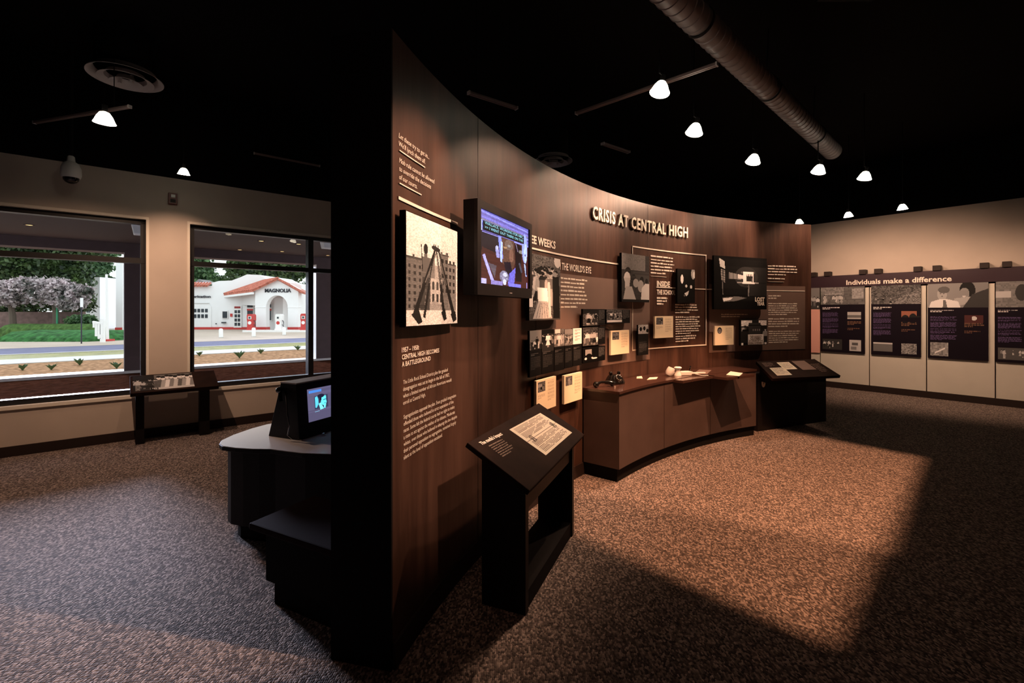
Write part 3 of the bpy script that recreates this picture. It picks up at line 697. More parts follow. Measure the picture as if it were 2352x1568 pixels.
# measured corners of the pages on the desk plane
nn = (FL-BLk).cross(BRk-BLk).normalized()
def desk_px(u, v, d=.002):
    r = ray(u, v); o = Vector((0, 0, EYE)); P = BLk+nn*d; t = (P-o).dot(nn)/r.dot(nn); return o+r*t
PQ = [desk_px(1170, 986), desk_px(1241, 948), desk_px(1314, 993), desk_px(1254, 1045)]
build('paper_sheet', MB().quadbox(quad_slab([PQ[3], PQ[2], PQ[1], PQ[0]], .001)), M['paper'], pg, world=True)
mb = MB()
def pfn(x0, y0, w, h): return lambda x, z, d=0: quad_pt(PQ, x0+x*w, y0+(1-z)*h, .0015)
for (x0, y0, w, h, n_, s_) in ((.06, .05, .88, .18, 6, 1), (.06, .25, .88, .18, 6, 2), (.06, .56, .88, .18, 6, 3), (.06, .76, .88, .19, 6, 4)):
    greek_mb(mb, n_, 1, 1, 0, pfn(x0, y0, w, h), seed=s_, fill=.45, rag=.08, last=.7)
build('print', mb, M['ink'], pg, world=True)
build('fold_line', MB().quadbox(quad_slab([quad_pt(PQ, 0, .50, .0025), quad_pt(PQ, 1, .50, .0025), quad_pt(PQ, 1, .49, .0025), quad_pt(PQ, 0, .49, .0025)], .001)), M['ink'], pg, world=True)
for x in (.14, .84):
    build('clip', MB().tube([quad_pt(PQ, x-.02, .42, .003), quad_pt(PQ, x-.02, .6, .006), quad_pt(PQ, x+.03, .6, .006), quad_pt(PQ, x+.03, .42, .006), quad_pt(PQ, x+.005, .40, .005), quad_pt(PQ, x+.005, .55, .005)], .0018, 6), M['base'], pg, world=True)
mb = MB(); H0 = desk_px(1107, 1022); H1 = desk_px(1155, 998); hx = (H1-H0); dn = (FL-BLk).normalized()
text_mb(mb, "The media's impact", .022, hx.length, lambda x, z, d: H0+hx.normalized()*x-dn*z+nn*.001, bold=.03)
build('lettering', mb, M['white'], desk, world=True)
mb = MB(); G0 = desk_px(1122, 1024)
greek_mb(mb, 7, .17, 0, -.10, lambda x, z, d: G0+hx.normalized()*x-dn*z+nn*.001, seed=5)
build('small_print', mb, M['ink'], desk, world=True)

# ------------------------------------------------------------------ curved display case and its things
phA = math.atan2(4.24-C.y, C.x-.648); pB, _ = cpx(1733, 975, .35)
CZ = .80; FR_ = R-.37
case = thing('curved_display_case', 'long curved brown case with a polished dark top, against the curved wall', 'display case', cw((phA+pB)/2, 0, .18))
build('case_body', arc(phA, pB, FR_, R-.016, .12, CZ-.022, 48), M['case'], case, world=True)
build('plinth', arc(phA+.004, pB, FR_+.03, R-.016, 0, .12, 48), M['black'], case, world=True)
build('counter_top', arc(phA-.003, pB, FR_-.012, R-.016, CZ-.022, CZ, 48), M['ctop'], case, world=True)
ph = phA+(pB-phA)*.36
for k in (.34, .68):
    a = phA+(pB-phA)*k; build('panel_joint', arc(a-.0006, a+.0006, FR_-.0015, FR_, .12, CZ-.022, 1), M['base'], case, world=True)
for (u0, u1, pr_) in ((1566, 1640, .105), (1668, 1731, .27)):
    a0_ = cpx(u0, 870, R-FR_+pr_)[0]; a1_ = cpx(u1, 862, R-FR_+pr_)[0]
    build('display_ledge', arc(a0_, a1_, FR_-.012-pr_, FR_-.013, CZ-.03, CZ-.004, 12), M['ctop'], case, world=True)
def ctop_pt(u, v): return at_z(u, v, CZ)
# rotary telephone
tp = ctop_pt(1412, 880); 
ph_ = thing('rotary_telephone', 'black rotary telephone with its handset off, at near end of the curved case', 'telephone', tp, math.radians(25))
body = MB(); pr = [(.105, .0), (.11, .012), (.10, .03), (.075, .07), (.058, .085), (0, .088)]
body.lathe([(r*1.0, h) for r, h in pr], k=28); body.v = [(x*.95, y*.8, z) for x, y, z in body.v]
build('body', body, M['phone'], ph_, smooth=True)
dial = MB().lathe([(0, .012), (.04, .012), (.045, 0), (.047, -.02)], (0, -.055, .055), (0, -.75, .66))
build('dial', dial, M['phone'], ph_, smooth=True)
fing = MB()
for i in range(10):
    t = .3+i*PI*.17; a_ = Vector((1, 0, 0)); b_ = Vector((0, .66, .75)); fing.ball(Vector((0, -.055, .055))+Vector((0, -.75, .66))*.013+a_*math.cos(t)*.03+b_*math.sin(t)*.03, .0065, 6)
build('finger_holes', fing, M['chrome'], ph_)
for sx in (-1, 1):
    cr = MB().tube([(sx*.04, .0, .07), (sx*.045, 0, .098)], .014, 8).ball((sx*.048, 0, .10), .018, 10)
    build('cradle', cr, M['phone'], ph_, smooth=True)
inv = ROOT[ph_].inverted(); hl = inv @ ctop_pt(1369, 890); hl.z = .028
hs = MB().tube([hl, hl+Vector((.05, .0, .018)), hl+Vector((.13, .0, .016)), hl+Vector((.18, 0, 0))], [.02, .012, .012, .02], 10).ball(hl, .028, 10).ball(hl+Vector((.18, 0, -.002)), .024, 10)
build('handset', hs, M['phone'], ph_, smooth=True)
cd = MB().tube([hl+Vector((.18+.0*i, 0, 0))+Vector((-.004*i, -.06*math.sin(i/9*PI), -.012+.001*i)) for i in range(10)], .004, 6)
build('cord', cd, M['phone'], ph_, smooth=True)
# loose exhibits
def flat_on_case(name, label, cat, pts, m, h=.003):
    P = [ctop_pt(u, v)for u, v in pts]; cx = sum((p for p in P), Vector())/len(P); t = thing(name, label, cat, cx)
    build('sheet', MB().prism([(p.x-cx.x, p.y-cx.y) for p in P], .0005, h), m, t); return t
flat_on_case('paper_card', 'pale card lying flat on the case just beyond the telephone', 'card', [(1462, 869), (1476, 869), (1474, 864), (1463, 865)], M['paper'])
flat_on_case('paper_note', 'crumpled pale note on the case between telephone and white objects', 'note', [(1486, 872), (1508, 870), (1511, 866), (1492, 867)], M['paper'])
flat_on_case('exhibit_document', 'large tan document lying flat on the case near the far lectern', 'document', [(1668, 861), (1698, 864), (1706, 857), (1678, 853)], M['bead'])
flat_on_case('exhibit_newspaper', 'dull brown sheet lying in the middle of the case top', 'document', [(1592, 858), (1624, 859), (1634, 850), (1606, 849)], M['greyf'])
p = ctop_pt(1535, 863)+Vector((0, 0, .008))
t = thing('white_cup', 'white curled object with a dark hollow on the case, left of white holder', 'exhibit object', p, .4)
mb = MB().lathe([(.001, .002), (.035, .003), (.045, .03), (.04, .07), (.034, .088), (.028, .086), (.034, .066), (.038, .03), (.028, .01), (.001, .008)], (0, 0, 0), (.35, -.25, 1), 18)
build('shell', mb, M['plast'], t, smooth=True)
build('handle', MB().tube([(.045, 0, .07), (.08, .0, .06), (.085, 0, .03), (.055, 0, .012)], .007, 8), M['plast'], t, smooth=True)
p = ctop_pt(1557, 862)
t = thing('white_holder', 'white stand with a flared head and long flat tail, on the case top', 'exhibit object', p, math.radians(12))
build('stand', MB().lathe([(.001, 0), (.04, 0), (.036, .02), (.02, .045), (.022, .06), (.042, .085), (.03, .095), (.001, .09)], k=16), M['plast'], t, smooth=True)
build('body_block', MB().box(.02, .15, -.035, .035, .0, .045), M['plast'], t, bevel=.008)
build('flat_tail', MB().box(.15, .33, -.015, .02, .012, .028), M['plast'], t, bevel=.003)
build('cord', MB().tube([(.15, -.03, .04), (.17, -.06, .02), (.23, -.09, .006), (.30, -.10, .005)], .004, 6), M['plast'], t, smooth=True)
build('knob', MB().tube([(.14, 0, .045), (.15, 0, .085)], .006, 6).ball((.15, 0, .09), .011, 8), M['phone'], t)

# ------------------------------------------------------------------ far lectern at the end of the case
G0 = Vector((3.03, 5.73, 0)); G1 = Vector((4.28, 6.29, 0)); gd = (G1-G0).normalized(); gn = Vector((-gd.y, gd.x, 0)); gl = (G1-G0).length
gf = dfr(G0, gd, gn)
lec = thing('lectern', 'black lectern with a tilted top of papers, at far end of the curved case', 'lectern', gf(gl/2, .1, 0))
build('body', MB().fbox(gf, .03, gl, 0, .24, .0, .70), M['blaminate'], lec, world=True)
tl_ = [at_z(1737, 830, .86), at_z(1871, 824, .86), at_z(1931, 862, .71), at_z(1780, 869, .71)]
tl_[3] = at_z(1775, 869, .71)
build('sloped_top', MB().quadbox(quad_slab([tl_[3], tl_[2], tl_[1], tl_[0]], .035)), M['reader'], lec, world=True, bevel=.003)
# wedge carrying the top
wd = MB(); q = [quad_pt(tl_, .04, .1, -.035), quad_pt(tl_, .9, .1, -.035), quad_pt(tl_, .88, .75, -.035), quad_pt(tl_, .04, .75, -.035)]
wd.quadbox([(q[3].x, q[3].y, .62), (q[2].x, q[2].y, .62), (q[1].x, q[1].y, .62), (q[0].x, q[0].y, .62), q[3], q[2], q[1], q[0]])
build('support', wd, M['blaminate'], lec, world=True)
emb = MB(); ec = gf(.13, -.003, .60); 
emb.xprism([(.13+.032*math.cos(i*PI/12), .60+.055*math.sin(i*PI/12)) for i in range(24)], gf, -.006, -.0005)
build('round_emblem', emb, M['bead'], lec, world=True)
build('round_emblem', MB().xprism([(.13+.008*math.cos(i*PI/8), .595+.014*math.sin(i*PI/8)) for i in range(16)], gf, -.0085, -.006), M['ink'], lec, world=True)
def lect_sheet(label, x0, y0, x1, y1, m, greek=0, sk=.0):
    Q = [quad_pt(tl_, x0, y0, .0015), quad_pt(tl_, x1, y0, .0015), quad_pt(tl_, x1+sk, y1, .0015), quad_pt(tl_, x0+sk, y1, .0015)]
    t = thing('document_sheet', label, 'document', sum(Q, Vector())/4)
    build('sheet', MB().quadbox(quad_slab([Q[3], Q[2], Q[1], Q[0]], .0012)), m, t, world=True)
    if greek: build('print', greek_mb(MB(), greek, 1, 1, 0, lambda x, z, d: quad_pt(Q, .08+.84*x, .1+.8*(1-z), .0008), seed=greek, fill=.3), M['ink'] if m is M['paper'] else M['greyf'], t, world=True)
lect_sheet('white page on the far lectern, lower left of its two white pages', .10, .42, .32, .86, M['paper'], 7)
lect_sheet('white page on the far lectern, upper right of its two white pages', .30, .12, .50, .55, M['paper'], 8)
lect_sheet('tan printed sheet on the right half of the far lectern', .56, .08, .78, .62, M['greyf'], 0)
build('small_print', greek_mb(MB(), 7, 1, 1, 0, lambda x, z, d: quad_pt(tl_, .80+.15*x, .3+.5*(1-z), .001), seed=4, fill=.35), M['greyf'], lec, world=True)
build('small_print', greek_mb(MB(), 6, 1, 1, 0, lambda x, z, d: quad_pt(tl_, .06+.17*x, .1+.26*(1-z), .001), seed=6, fill=.35), M['greyf'], lec, world=True)

# ------------------------------------------------------------------ right display: "Individuals make a difference"
ztop = rw(1858, 636)[1]; zhb = rw(2100, 653)[1]; zpb = rw(2100, 819)[1]
tL = rw(1800, 700)[0]; tR = 6.0
disp = thing('display_partition', 'cream display partition with a dark header along the right wall', 'display', RW(1, 0, 0))
edges_u = [1884, 1997, 2128, 2286]
ts = [rw(u, 760)[0] for u in edges_u]; dt = [ts[i+1]-ts[i] for i in range(3)]; dm = sum(dt)/3
ts = [tL]+ts+[ts[-1]+dm*(k+1) for k in range(3)]
zh = .115
for i in range(len(ts)-1):
    build('cream_panel', MB().fbox(RW, ts[i]+.008, ts[i+1]-.008, 0, .05, zh, ztop-.25), M['dcream'], disp, world=True)
build('back_frame', MB().fbox(RW, tL, ts[-1], .05, .075, zh, ztop-.02), M['black'], disp, world=True)
build('plinth', MB().fbox(RW, tL, ts[-1], -.01, .118, 0, zh), M['base'], disp, world=True)
HB = .02
build('header_board', MB().fbox(RW, tL, ts[-1], -HB, -.001, zhb, ztop), M['maroon'], disp, world=True)
t0_, za = rw(1944, 653, -HB); t9_, zb_ = rw(2186, 645, -HB)
hz = (zhb+ztop)/2-.055
hzt, hzb = rw(1944, 641)[1], rw(1944, 654)[1]
build('lettering', text_mb(MB(), 'Individuals make a difference', .088, t9_-t0_, lambda x, z, d: RW(t0_+x, -HB-.002-d, (za+zb_)/2-.005+z), depth=.003, bold=.022), M['white'], disp, world=True)
for u in (1868, 1901, 1982, 2017, 2108, 2152, 2261, 2313):
    t_ = rw(u, 620)[0]
    build('fin', MB().fbox(RW, t_-.05, t_+.05, -.05, .10, ztop-.002, ztop+.085), M['base'], disp, world=True)
def cv_ind(seed, kind):
    c = Cv(90, 150, (.010, .007, .012), seed)
    if kind == 0: c.rect(0, 0, 1, .27, .13); c.rect(.0, .0, .55, .12, .22).rect(.72, .03, .98, .18, .3); c.noise(.6, 3, (0, 0, 1, .27)); c.crowd(.05, .22, .55, .26, 10, .1, .14, .03, .6); c.rect(.1, .1, .5, .11, .5)
    if kind == 1: c.rect(0, 0, 1, .27, .10); c.poly([(.3, .27), (1, .05), (1, .27)], .18); c.noise(1.2, 2, (0, 0, 1, .27)); c.crowd(0, .25, .5, .27, 6, .08, .1, .02, .3)
    if kind == 2:
        c.rect(0, 0, 1, .32, .26); c.rect(.6, 0, 1, .32, .22); c.ell(.67, .10, .13, .12, .02); c.ell(.62, .14, .085, .075, .28); c.ell(.62, .175, .03, .01, .6); c.poly([(.45, .2), (.8, .17), (.98, .2), (.7, .27), (.5, .3)], .4)
        c.poly([(.75, .15), (1, .08), (1, .32), (.6, .32)], .05); c.ell(.25, .14, .085, .085, .4); c.ell(.28, .085, .1, .045, .12); c.poly([(.02, .32), (.06, .24), (.2, .21), (.35, .21), (.52, .24), (.56, .32)], .75); c.poly([(.27, .22), (.31, .22), (.34, .32), (.26, .32)], .15); c.ell(.25, .17, .02, .008, .15); c.ell(.22, .135, .014, .006, .1).ell(.28, .135, .014, .006, .1)
    if kind == 3: c.rect(0, 0, 1, .32, .2); c.noise(.5, 3, (0, 0, 1, .32)); c.rect(0, .12, .3, .2, .5); c.ell(.5, .14, .12, .1, .05); c.ell(.85, .1, .1, .08, .6)
    y = .34 if kind > 1 else .30
    c.greek(.05, y+.01, .45, y+.05, 2, .6); 
    for i in range(4): c.greek(.05, y+.09+i*.085, .42 if kind < 2 else .5, y+.16+i*.085, 7, (.10, .07, .16))
    c.greek(.62, .52, .94, .58, 3, (.16, .09, .06)); c.greek(.62, .62, .9, .66, 2, (.13, .07, .05))
    if kind == 0: c.rect(.62, .38, .92, .49, .45).rect(.62, .43, .92, .47, .15); c.rect(.05, .8, .5, .96, .04); c.crowd(.08, .9, .48, .94, 8, .07, .12, .03, .7); c.rect(.67, .8, .92, .97, .5); c.rect(.72, .84, .86, .88, .1); c.rect(.7, .9, .82, .95, .2)
    if kind == 1: c.rect(.62, .37, .92, .5, (.3, .12, .08)); c.ell(.7, .48, .08, .06, .02).ell(.85, .47, .08, .07, .02); c.rect(.05, .82, .45, .95, .16); c.rect(.05, .82, .45, .84, .6); c.rect(.62, .82, .92, .97, .25).noise(1.3, 2, (.62, .82, .92, .97))
    if kind == 2: c.rect(.62, .42, .92, .52, (.08, .03, .03)); c.ell(.78, .46, .04, .03, .6); c.rect(.05, .79, .36, .97, .3).noise(.9, 3, (.05, .79, .36, .97)); c.line(.12, .93, .3, .86, .01, .8)
    if kind == 3: c.rect(.05, .82, .9, .97, .1); c.crowd(.1, .9, .9, .96, 14, .06, .12, .05, .7)
    if kind == 4: c.rect(0, 0, 1, 1, .1); c.noise(1, 3)
    return c
pan = [(1885, 1986, 0, 'graphic panel topped by a street scene, next to the pink rectangle'), (2001, 2115, 1, 'graphic panel topped by a hillside crowd, between the street and couple panels'), (2131, 2270, 2, 'graphic panel topped by a man in a tie and a smiling woman'), (2287, 2410, 3, 'graphic panel cut by the right edge of the photograph')]
for (ua, ub, kd, lbl) in pan:
    ta = rw(ua, 760, -.03)[0]; tb_ = rw(ub, 760, -.03)[0]; zt_ = zhb-.004
    g = thing('graphic_panel', lbl, 'exhibit panel', RW(ta, -.03, zpb), math.atan2(D2.y, D2.x), 'black graphic panels on the right display')
    build('backing_board', MB().box(0, tb_-ta, .002, .029, 0, zt_-zpb), M['black'], g)
    picmesh('printed_face', cv_ind(80+kd, kd), tb_-ta, zt_-zpb, M['dpic'], g)
ta = rw(1858-40, 700, -.03)[0]; tb_ = rw(1883, 700, -.03)[0]; zq = rw(1870, 710)[1]
g = thing('graphic_panel', 'dark photo panel above the pink rectangle, partly behind the curved wall', 'exhibit panel', RW(ta, -.03, zq), math.atan2(D2.y, D2.x))
build('backing_board', MB().box(0, tb_-ta, .002, .029, 0, zhb-.004-zq), M['black'], g)
c = Cv(60, 50, .05, 90); c.rect(0, 0, 1, .5, .2); c.crowd(0, .7, 1, .95, 14, .4, .5, .03, .7); picmesh('printed_face', c, tb_-ta, zhb-.004-zq, M['dpic'], g)
g = setp(build('pink_board', MB().fbox(RW, ta, tb_, -.03, -.001, rw(1870, 809)[1], zq-.004), M['pink']), 'plain pink rectangle at the left end of the right display', 'panel')

# ------------------------------------------------------------------ kiosk behind the wall end
kz = .62
kt = Vector((.40, .916, 0)).normalized(); kn = Vector((-kt.y, kt.x, 0))
kd_ = thing('kiosk_desk', 'black kiosk desk with rounded glossy top behind the dark wall end', 'desk', (-1.5, 3.2, 0))
pts = [at_z(u, v, kz) for u, v in ((503, 1019), (510, 1024), (540, 1028), (580, 1030.5), (620, 1031))]
pts = [(p.x, p.y) for p in pts]+[(-1.30, 2.86), (-1.0, 2.83), (-.62, 2.85), (-.60, 3.45), (-1.2, 3.80), (-1.75, 3.75)]+[(p.x, p.y) for p in (at_z(612, 974, kz), at_z(575, 984, kz), at_z(535, 998, kz), at_z(507, 1011, kz))]
build('desk_top', MB().prism(pts, kz-.03, kz-.003), M['blaminate'], kd_, world=True, bevel=.004)
build('top_reflection', MB().prism([(x+(-1.3-x)*.008, y+(3.3-y)*.008) for x, y in pts], kz-.003, kz), M['gloss'], kd_, world=True)  # window reflection put into a white colour over the black desk top
ins = [(x+(-1.3-x)*.07+.0, y+(3.3-y)*.09) for x, y in pts]
build('desk_body', MB().prism(ins, .10, kz-.03), M['blaminate'], kd_, world=True)
ins2 = [(x+(-1.3-x)*.16, y+(3.3-y)*.16) for x, y in pts]
build('plinth', MB().prism(ins2, 0, .10), M['black'], kd_, world=True)
kc = at_z(688, 1012, kz)
kf = dfr(kc.xy.to_3d(), kt, kn)   # a along the screen, b back (left)
mon = thing('kiosk_monitor', 'black wedge-shaped kiosk terminal with a lit screen on the kiosk desk', 'screen', kf(.25, .12, kz))
mb = MB().quadbox([kf(0, 0, kz), kf(.55, 0, kz), kf(.55, .30, kz), kf(0, .30, kz), kf(0, .03, 1.0), kf(.55, .03, 1.0), kf(.55, .18, 1.0), kf(0, .18, 1.0)])
build('housing', mb, M['blaminate'], mon, world=True, bevel=.004)
build('top_lid', MB().quadbox([kf(-.002, .028, 1.0), kf(.552, .028, 1.0), kf(.552, .182, 1.0), kf(-.002, .182, 1.0), kf(0, .03, 1.008), kf(.55, .03, 1.008), kf(.55, .18, 1.008), kf(0, .18, 1.008)]), M['vent'], mon, world=True)
def kface(a, z, d=.002):
    s_ = (z-kz)/(1.0-kz); return kf(a, .03*s_-d, z)
def k_px(u, v):
    P = kf(0, .015, 0); t, z = on_plane(u, v, P, kt, 0); return t, z
c = Cv(70, 90, (.085, .075, .14), 70); cy = (.10, .55, .85)
c.noise(.25, 2); c.rect(.06, .06, .56, .13, (.06, .20, .60)); c.rect(.26, .26, .80, .66, (.03, .035, .07)); c.poly([(.28, .28), (.4, .26), (.42, .5), (.33, .62), (.29, .6)], cy); c.poly([(.52, .3), (.72, .28), (.74, .5), (.66, .62), (.52, .52)], (.12, .75, .85))
c.ell(.52, .27, .14, .06, (.01, .01, .03)); c.ell(.50, .34, .05, .09, (.01, .01, .03)); c.line(.6, .41, .73, .40, .012, (.02, .1, .25)); c.line(.64, .52, .70, .51, .01, (.02, .1, .25)); c.poly([(.42, .5), (.5, .48), (.62, .68), (.48, .70)], (.2, .85, .9)); c.poly([(.62, .58), (.72, .54), (.68, .68), (.63, .67)], (.15, .8, .9)); c.rect(.26, .72, .44, .735, (.2, .5, .7))
a0, z1_ = k_px(707, 895); a1, _ = k_px(764, 886); _, z0_ = k_px(710, 969)
picmesh('screen', c, a1-a0, z1_-z0_, M['scr'], mon, fn=lambda x, z: kface(a0+x, z0_+z, .003))
hp = thing('kiosk_handset', 'listening handset with a curled shiny cord on the side of the kiosk terminal', 'handset', kf(-.02, .1, kz))
build('cord', MB().tube([kf(-.012, .12, .95), kf(-.02, .10, .90), kf(-.03, .08, .80), kf(-.03, .06, .72), kf(-.035, .07, .66), kf(-.03, .03, .635), kf(-.01, -.03, .63)], .0045, 8), M['chrome'], hp, world=True, smooth=True)
build('earpiece', MB().ball(kf(-.02, .17, .955), .022, 10).tube([kf(-.015, .17, .95), kf(-.02, .15, .88)], .012, 8), M['phone'], hp, world=True, smooth=True)
build('plug', MB().ball(kf(.16, -.05, .632), .012, 8, (1.6, 1, .8)), M['chrome'], hp, world=True, smooth=True)
# bench at the wall end
bA = Vector((-1.29, 2.36, 0)); bB = Vector((-.80, 2.11, 0)); bd = (bB-bA).normalized(); bn = Vector((-bd.y, bd.x, 0)); bf = dfr(bA, bd, bn); bl_ = (bB-bA).length
bench = thing('kiosk_bench', 'low black bench beside the dark wall end, below the kiosk desk', 'bench', bf(bl_/2, .15, 0))
build('seat', MB().fbox(bf, -.045, bl_, -.03, .37, .385, .42), M['maroonseat'], bench, world=True, bevel=.008)
build('body', MB().fbox(bf, .02, bl_, .02, .33, .12, .385), M['black'], bench, world=True)
build('plinth', MB().fbox(bf, .06, bl_, .04, .30, 0, .12), M['black'], bench, world=True)

# ------------------------------------------------------------------ reader rail under the windows
def lwp(u, v, b): t, z = lw(u, v, b); return EW(t, b, z)
rBL = lwp(291, 866, -.10); rBR = lwp(488, 848, -.10); rFR = lwp(503, 884, -.50); rFL = lwp(299, 905, -.50)
zb2 = (rBL.z+rBR.z)/2; zf2 = (rFR.z+rFL.z)/2
ta = lw(299, 905, -.5)[0]; tb_ = lw(503, 884, -.5)[0]
RQ = [EW(ta, -.10, zb2), EW(tb_, -.10, zb2), EW(tb_, -.50, zf2), EW(ta, -.50, zf2)]
rail = thing('reader_rail', 'low tilted reader rail with two legs standing between the two windows', 'reader rail', EW((ta+tb_)/2, -.3, 0))
build('sloped_top', MB().quadbox(quad_slab([RQ[3], RQ[2], RQ[1], RQ[0]], .045)), M['reader'], rail, world=True, bevel=.004)
for ur in ((311, 331), (457, 480)):
    s0 = lw(ur[0], 950, -.24)[0]; s1 = lw(ur[1], 950, -.24)[0]
    build('leg', MB().fbox(EW, s0, s1, -.30, -.18, 0, zb2-.075), M['blaminate'], rail, world=True)
c = Cv(110, 60, .10, 95); c.noise(.6, 3); c.rect(.35, .0, 1, 1, .3); c.crowd(.0, .9, 1, 1.0, 22, .5, .8, .05, .6)
for i in range(9): c.ell(.42+.07*i, .25+.05*math.sin(i*2), .035, .1, .75); c.ell(.42+.07*i, .14+.05*math.sin(i*2), .04, .07, .08); c.poly([(.36+.07*i, .9), (.4+.07*i, .38), (.48+.07*i, .38), (.5+.07*i, .9)], .25+.6*((i*7) % 5)/5)
c.rect(.4, .86, 1, 1, .6)
rl = (RQ[1]-RQ[0]).length; 
picmesh('printed_face', c, 1, 1, M['pic'], rail, fn=lambda x, z: quad_pt(RQ, .03+x*.68, .06+(1-z)*.86, .002))

# ------------------------------------------------------------------ wall and ceiling fittings
def spot(name, loc, tgt, energy, size=60, blend=.6, col=WARM, rad=.02):
    d = bpy.data.lights.new(name, 'SPOT'); d.energy = energy; d.spot_size = math.radians(size); d.spot_blend = blend; d.color = col; d.shadow_soft_size = rad
    o = bpy.data.objects.new(name, d); return o
def spot_head(label, pos, tgt, energy, size=60, blend=.6, drop=.32, scale=1.0, col=WARM, glow=None, top=4.3, group='glowing track spotlights'):
    pos = Vector(pos); ax = (Vector(tgt)-pos).normalized()
    t = thing('track_spotlight', label, 'spotlight', pos, 0, group)
    s = scale
    # glowing glass bell open towards the target
    lean = (ax*.5+Vector((0, 0, -1))*.9).normalized()
    prof = [(.012*s, -.085*s), (.030*s, -.078*s), (.048*s, -.05*s), (.062*s, -.015*s), (.070*s, .0), (.066*s, .0), (.056*s, -.018*s), (.040*s, -.052*s), (.010*s, -.07*s)]
    build('lamp_shade', MB().lathe(prof, (0, 0, 0), lean, 20), glow or M['glow'], t, smooth=True)
    build('bulb', MB().ball(-lean*.035*s, .022*s, 8), glow or M['glow'], t, smooth=True)
    sk = -lean*.085*s
    build('socket', MB().tube([sk, sk-lean*.05*s], .018*s, 10), M['black'], t)
    build('stem', MB().tube([sk-lean*.045*s, Vector((0, 0, .14*s)), Vector((0, 0, drop))], .006, 6), M['black'], t)
    l = spot('spot_beam', pos, tgt, energy, size, blend, col); COL.objects.link(l)
    l.parent = t; l.location = lean*.02*s; l.rotation_euler = ax.to_track_quat('-Z', 'Y').to_euler()
    return t
def track(label, p0, p1, hang=True, w=.03):
    p0 = Vector(p0); p1 = Vector(p1); m_ = (p0+p1)/2; t = thing('lighting_track', label, 'lighting track', m_)
    d = (p1-p0).normalized(); n = Vector((-d.y, d.x, 0)).normalized(); L = (p1-p0).length
    fr = lambda a, b, z: p0+d*a+n*b+Vector((0, 0, z))
    build('rail', MB().fbox(fr, 0, L, -w/2, -.005, -.012, .012).fbox(fr, 0, L, .005, w/2, -.012, .012).fbox(fr, 0, L, -w/2, w/2, .004, .012), M['metal'], t, world=True)
    build('end_cap', MB().fbox(fr, -.012, 0, -w/2-.002, w/2+.002, -.014, .014), M['vent'], t, world=True); build('end_cap', MB().fbox(fr, L, L+.012, -w/2-.002, w/2+.002, -.014, .014), M['vent'], t, world=True)
    if hang:
        for k in (.15, .85): q = p0+(p1-p0)*k; build('hanger', MB().tube([q, (q.x, q.y, 4.3)], .004, 6), M['black'], t, world=True)
    return t
track('bright lighting track at upper left, holding the starburst spotlight', at_z(80, 281, 3.42), at_z(297, 245, 3.42))
track('thin lighting track high between the windows and the dark wall end', at_z(585, 352, 3.6), at_z(733, 381, 3.6), w=.02)
track('short lighting track high above the television', at_z(1078, 213, 3.45), at_z(1185, 248, 3.45), w=.04)
track('long lighting track running from the duct towards the curved wall', at_z(1325, 260, 3.5), at_z(1645, 148, 3.5), w=.04)
track('short faint lighting track above the title letters', at_z(1385, 330, 3.5), at_z(1443, 349, 3.5), w=.05)
# glowing spotlights in view
def wtgt(u, v): p, z = cpx(u, v); return cw(p, z)
spot_head('brightest spotlight with starburst glare, on the upper left track', at_z(240, 283, 3.12), (-4.0, 4.4, 0), 170, 135, .8, drop=.30, scale=1.15)
spot_head('small spotlight hanging at the window wall top between the windows', at_z(422, 401, 3.0), lwp(400, 720, 0), 42, 92, .9, drop=1.3, scale=.85)
vis = [((1515, 213, 3.2), wtgt(1130, 660), 185, 54, 'spotlight with flared shade on long track, highest of the right group'),
       ((1594, 306, 3.2), wtgt(1310, 640), 195, 64, 'spotlight second highest in the right group, below the flared one'),
       ((1729, 373, 3.2), wtgt(1460, 625), 205, 66, 'spotlight third in the right group, nearly above the hallway photograph'),
       ((1879, 396, 3.2), wtgt(1620, 650), 195, 60, 'spotlight left of the lowest one in the right group of five'),
       ((1985, 411, 3.2), wtgt(1770, 690), 165, 58, 'lowest and rightmost spotlight of the right group of five')]
for (u, v, z), tg, en, sz, lb_ in vis: spot_head(lb_, at_z(u, v, z), tg, en, sz, .7, drop=(.39 if v == 396 else 1.1) if v > 250 else .34, scale=1.1 if v < 260 else 1.15)
for (u, v, en, lb_) in ((1836, 514, 62, 'small spotlight at the top corner of the curved wall'), (1949, 498, 85, 'small spotlight on the right wall top edge, middle of three'), (2073, 481, 85, 'small spotlight on the right wall top edge, rightmost of three')):
    p_ = at_z(u, v, 3.0); t_ = (p_-Q0).dot(D2); spot_head(lb_, p_, RW(t_, 0, 1.3), en, 115, .9, drop=1.3, scale=.95)
# unseen spotlights added to brighten near wall, desk page, carpet and right display
dim = mat('dim_lamp_glass', (1, .9, .75), .3, emit=(1, .85, .6), es=3)
spot_head('unseen spotlight added above the near curved wall, out of the frame', (1.5, 1.5, 3.5), wtgt(985, 650), 560, 33, .5, drop=.6, glow=dim)
spot_head('unseen spotlight added over the tilted reading desk, out of the frame', (1.0, 2.6, 3.9), (.27, 2.9, .8), 60, 17, .4, drop=.4, glow=dim)
spot_head('unseen spotlight added high behind the photographer to brighten the carpet', (-.6, .4, 4.0), (.2, 1.2, 0), 9, 110, .9, drop=.3, glow=dim, col=(1, .45, .34))
spot_head('unseen spotlight added beyond the frame to light right display panels', (6.3, 5.4, 3.2), RW(2.2, 0, .9), 150, 78, .9, drop=1.1, glow=dim)

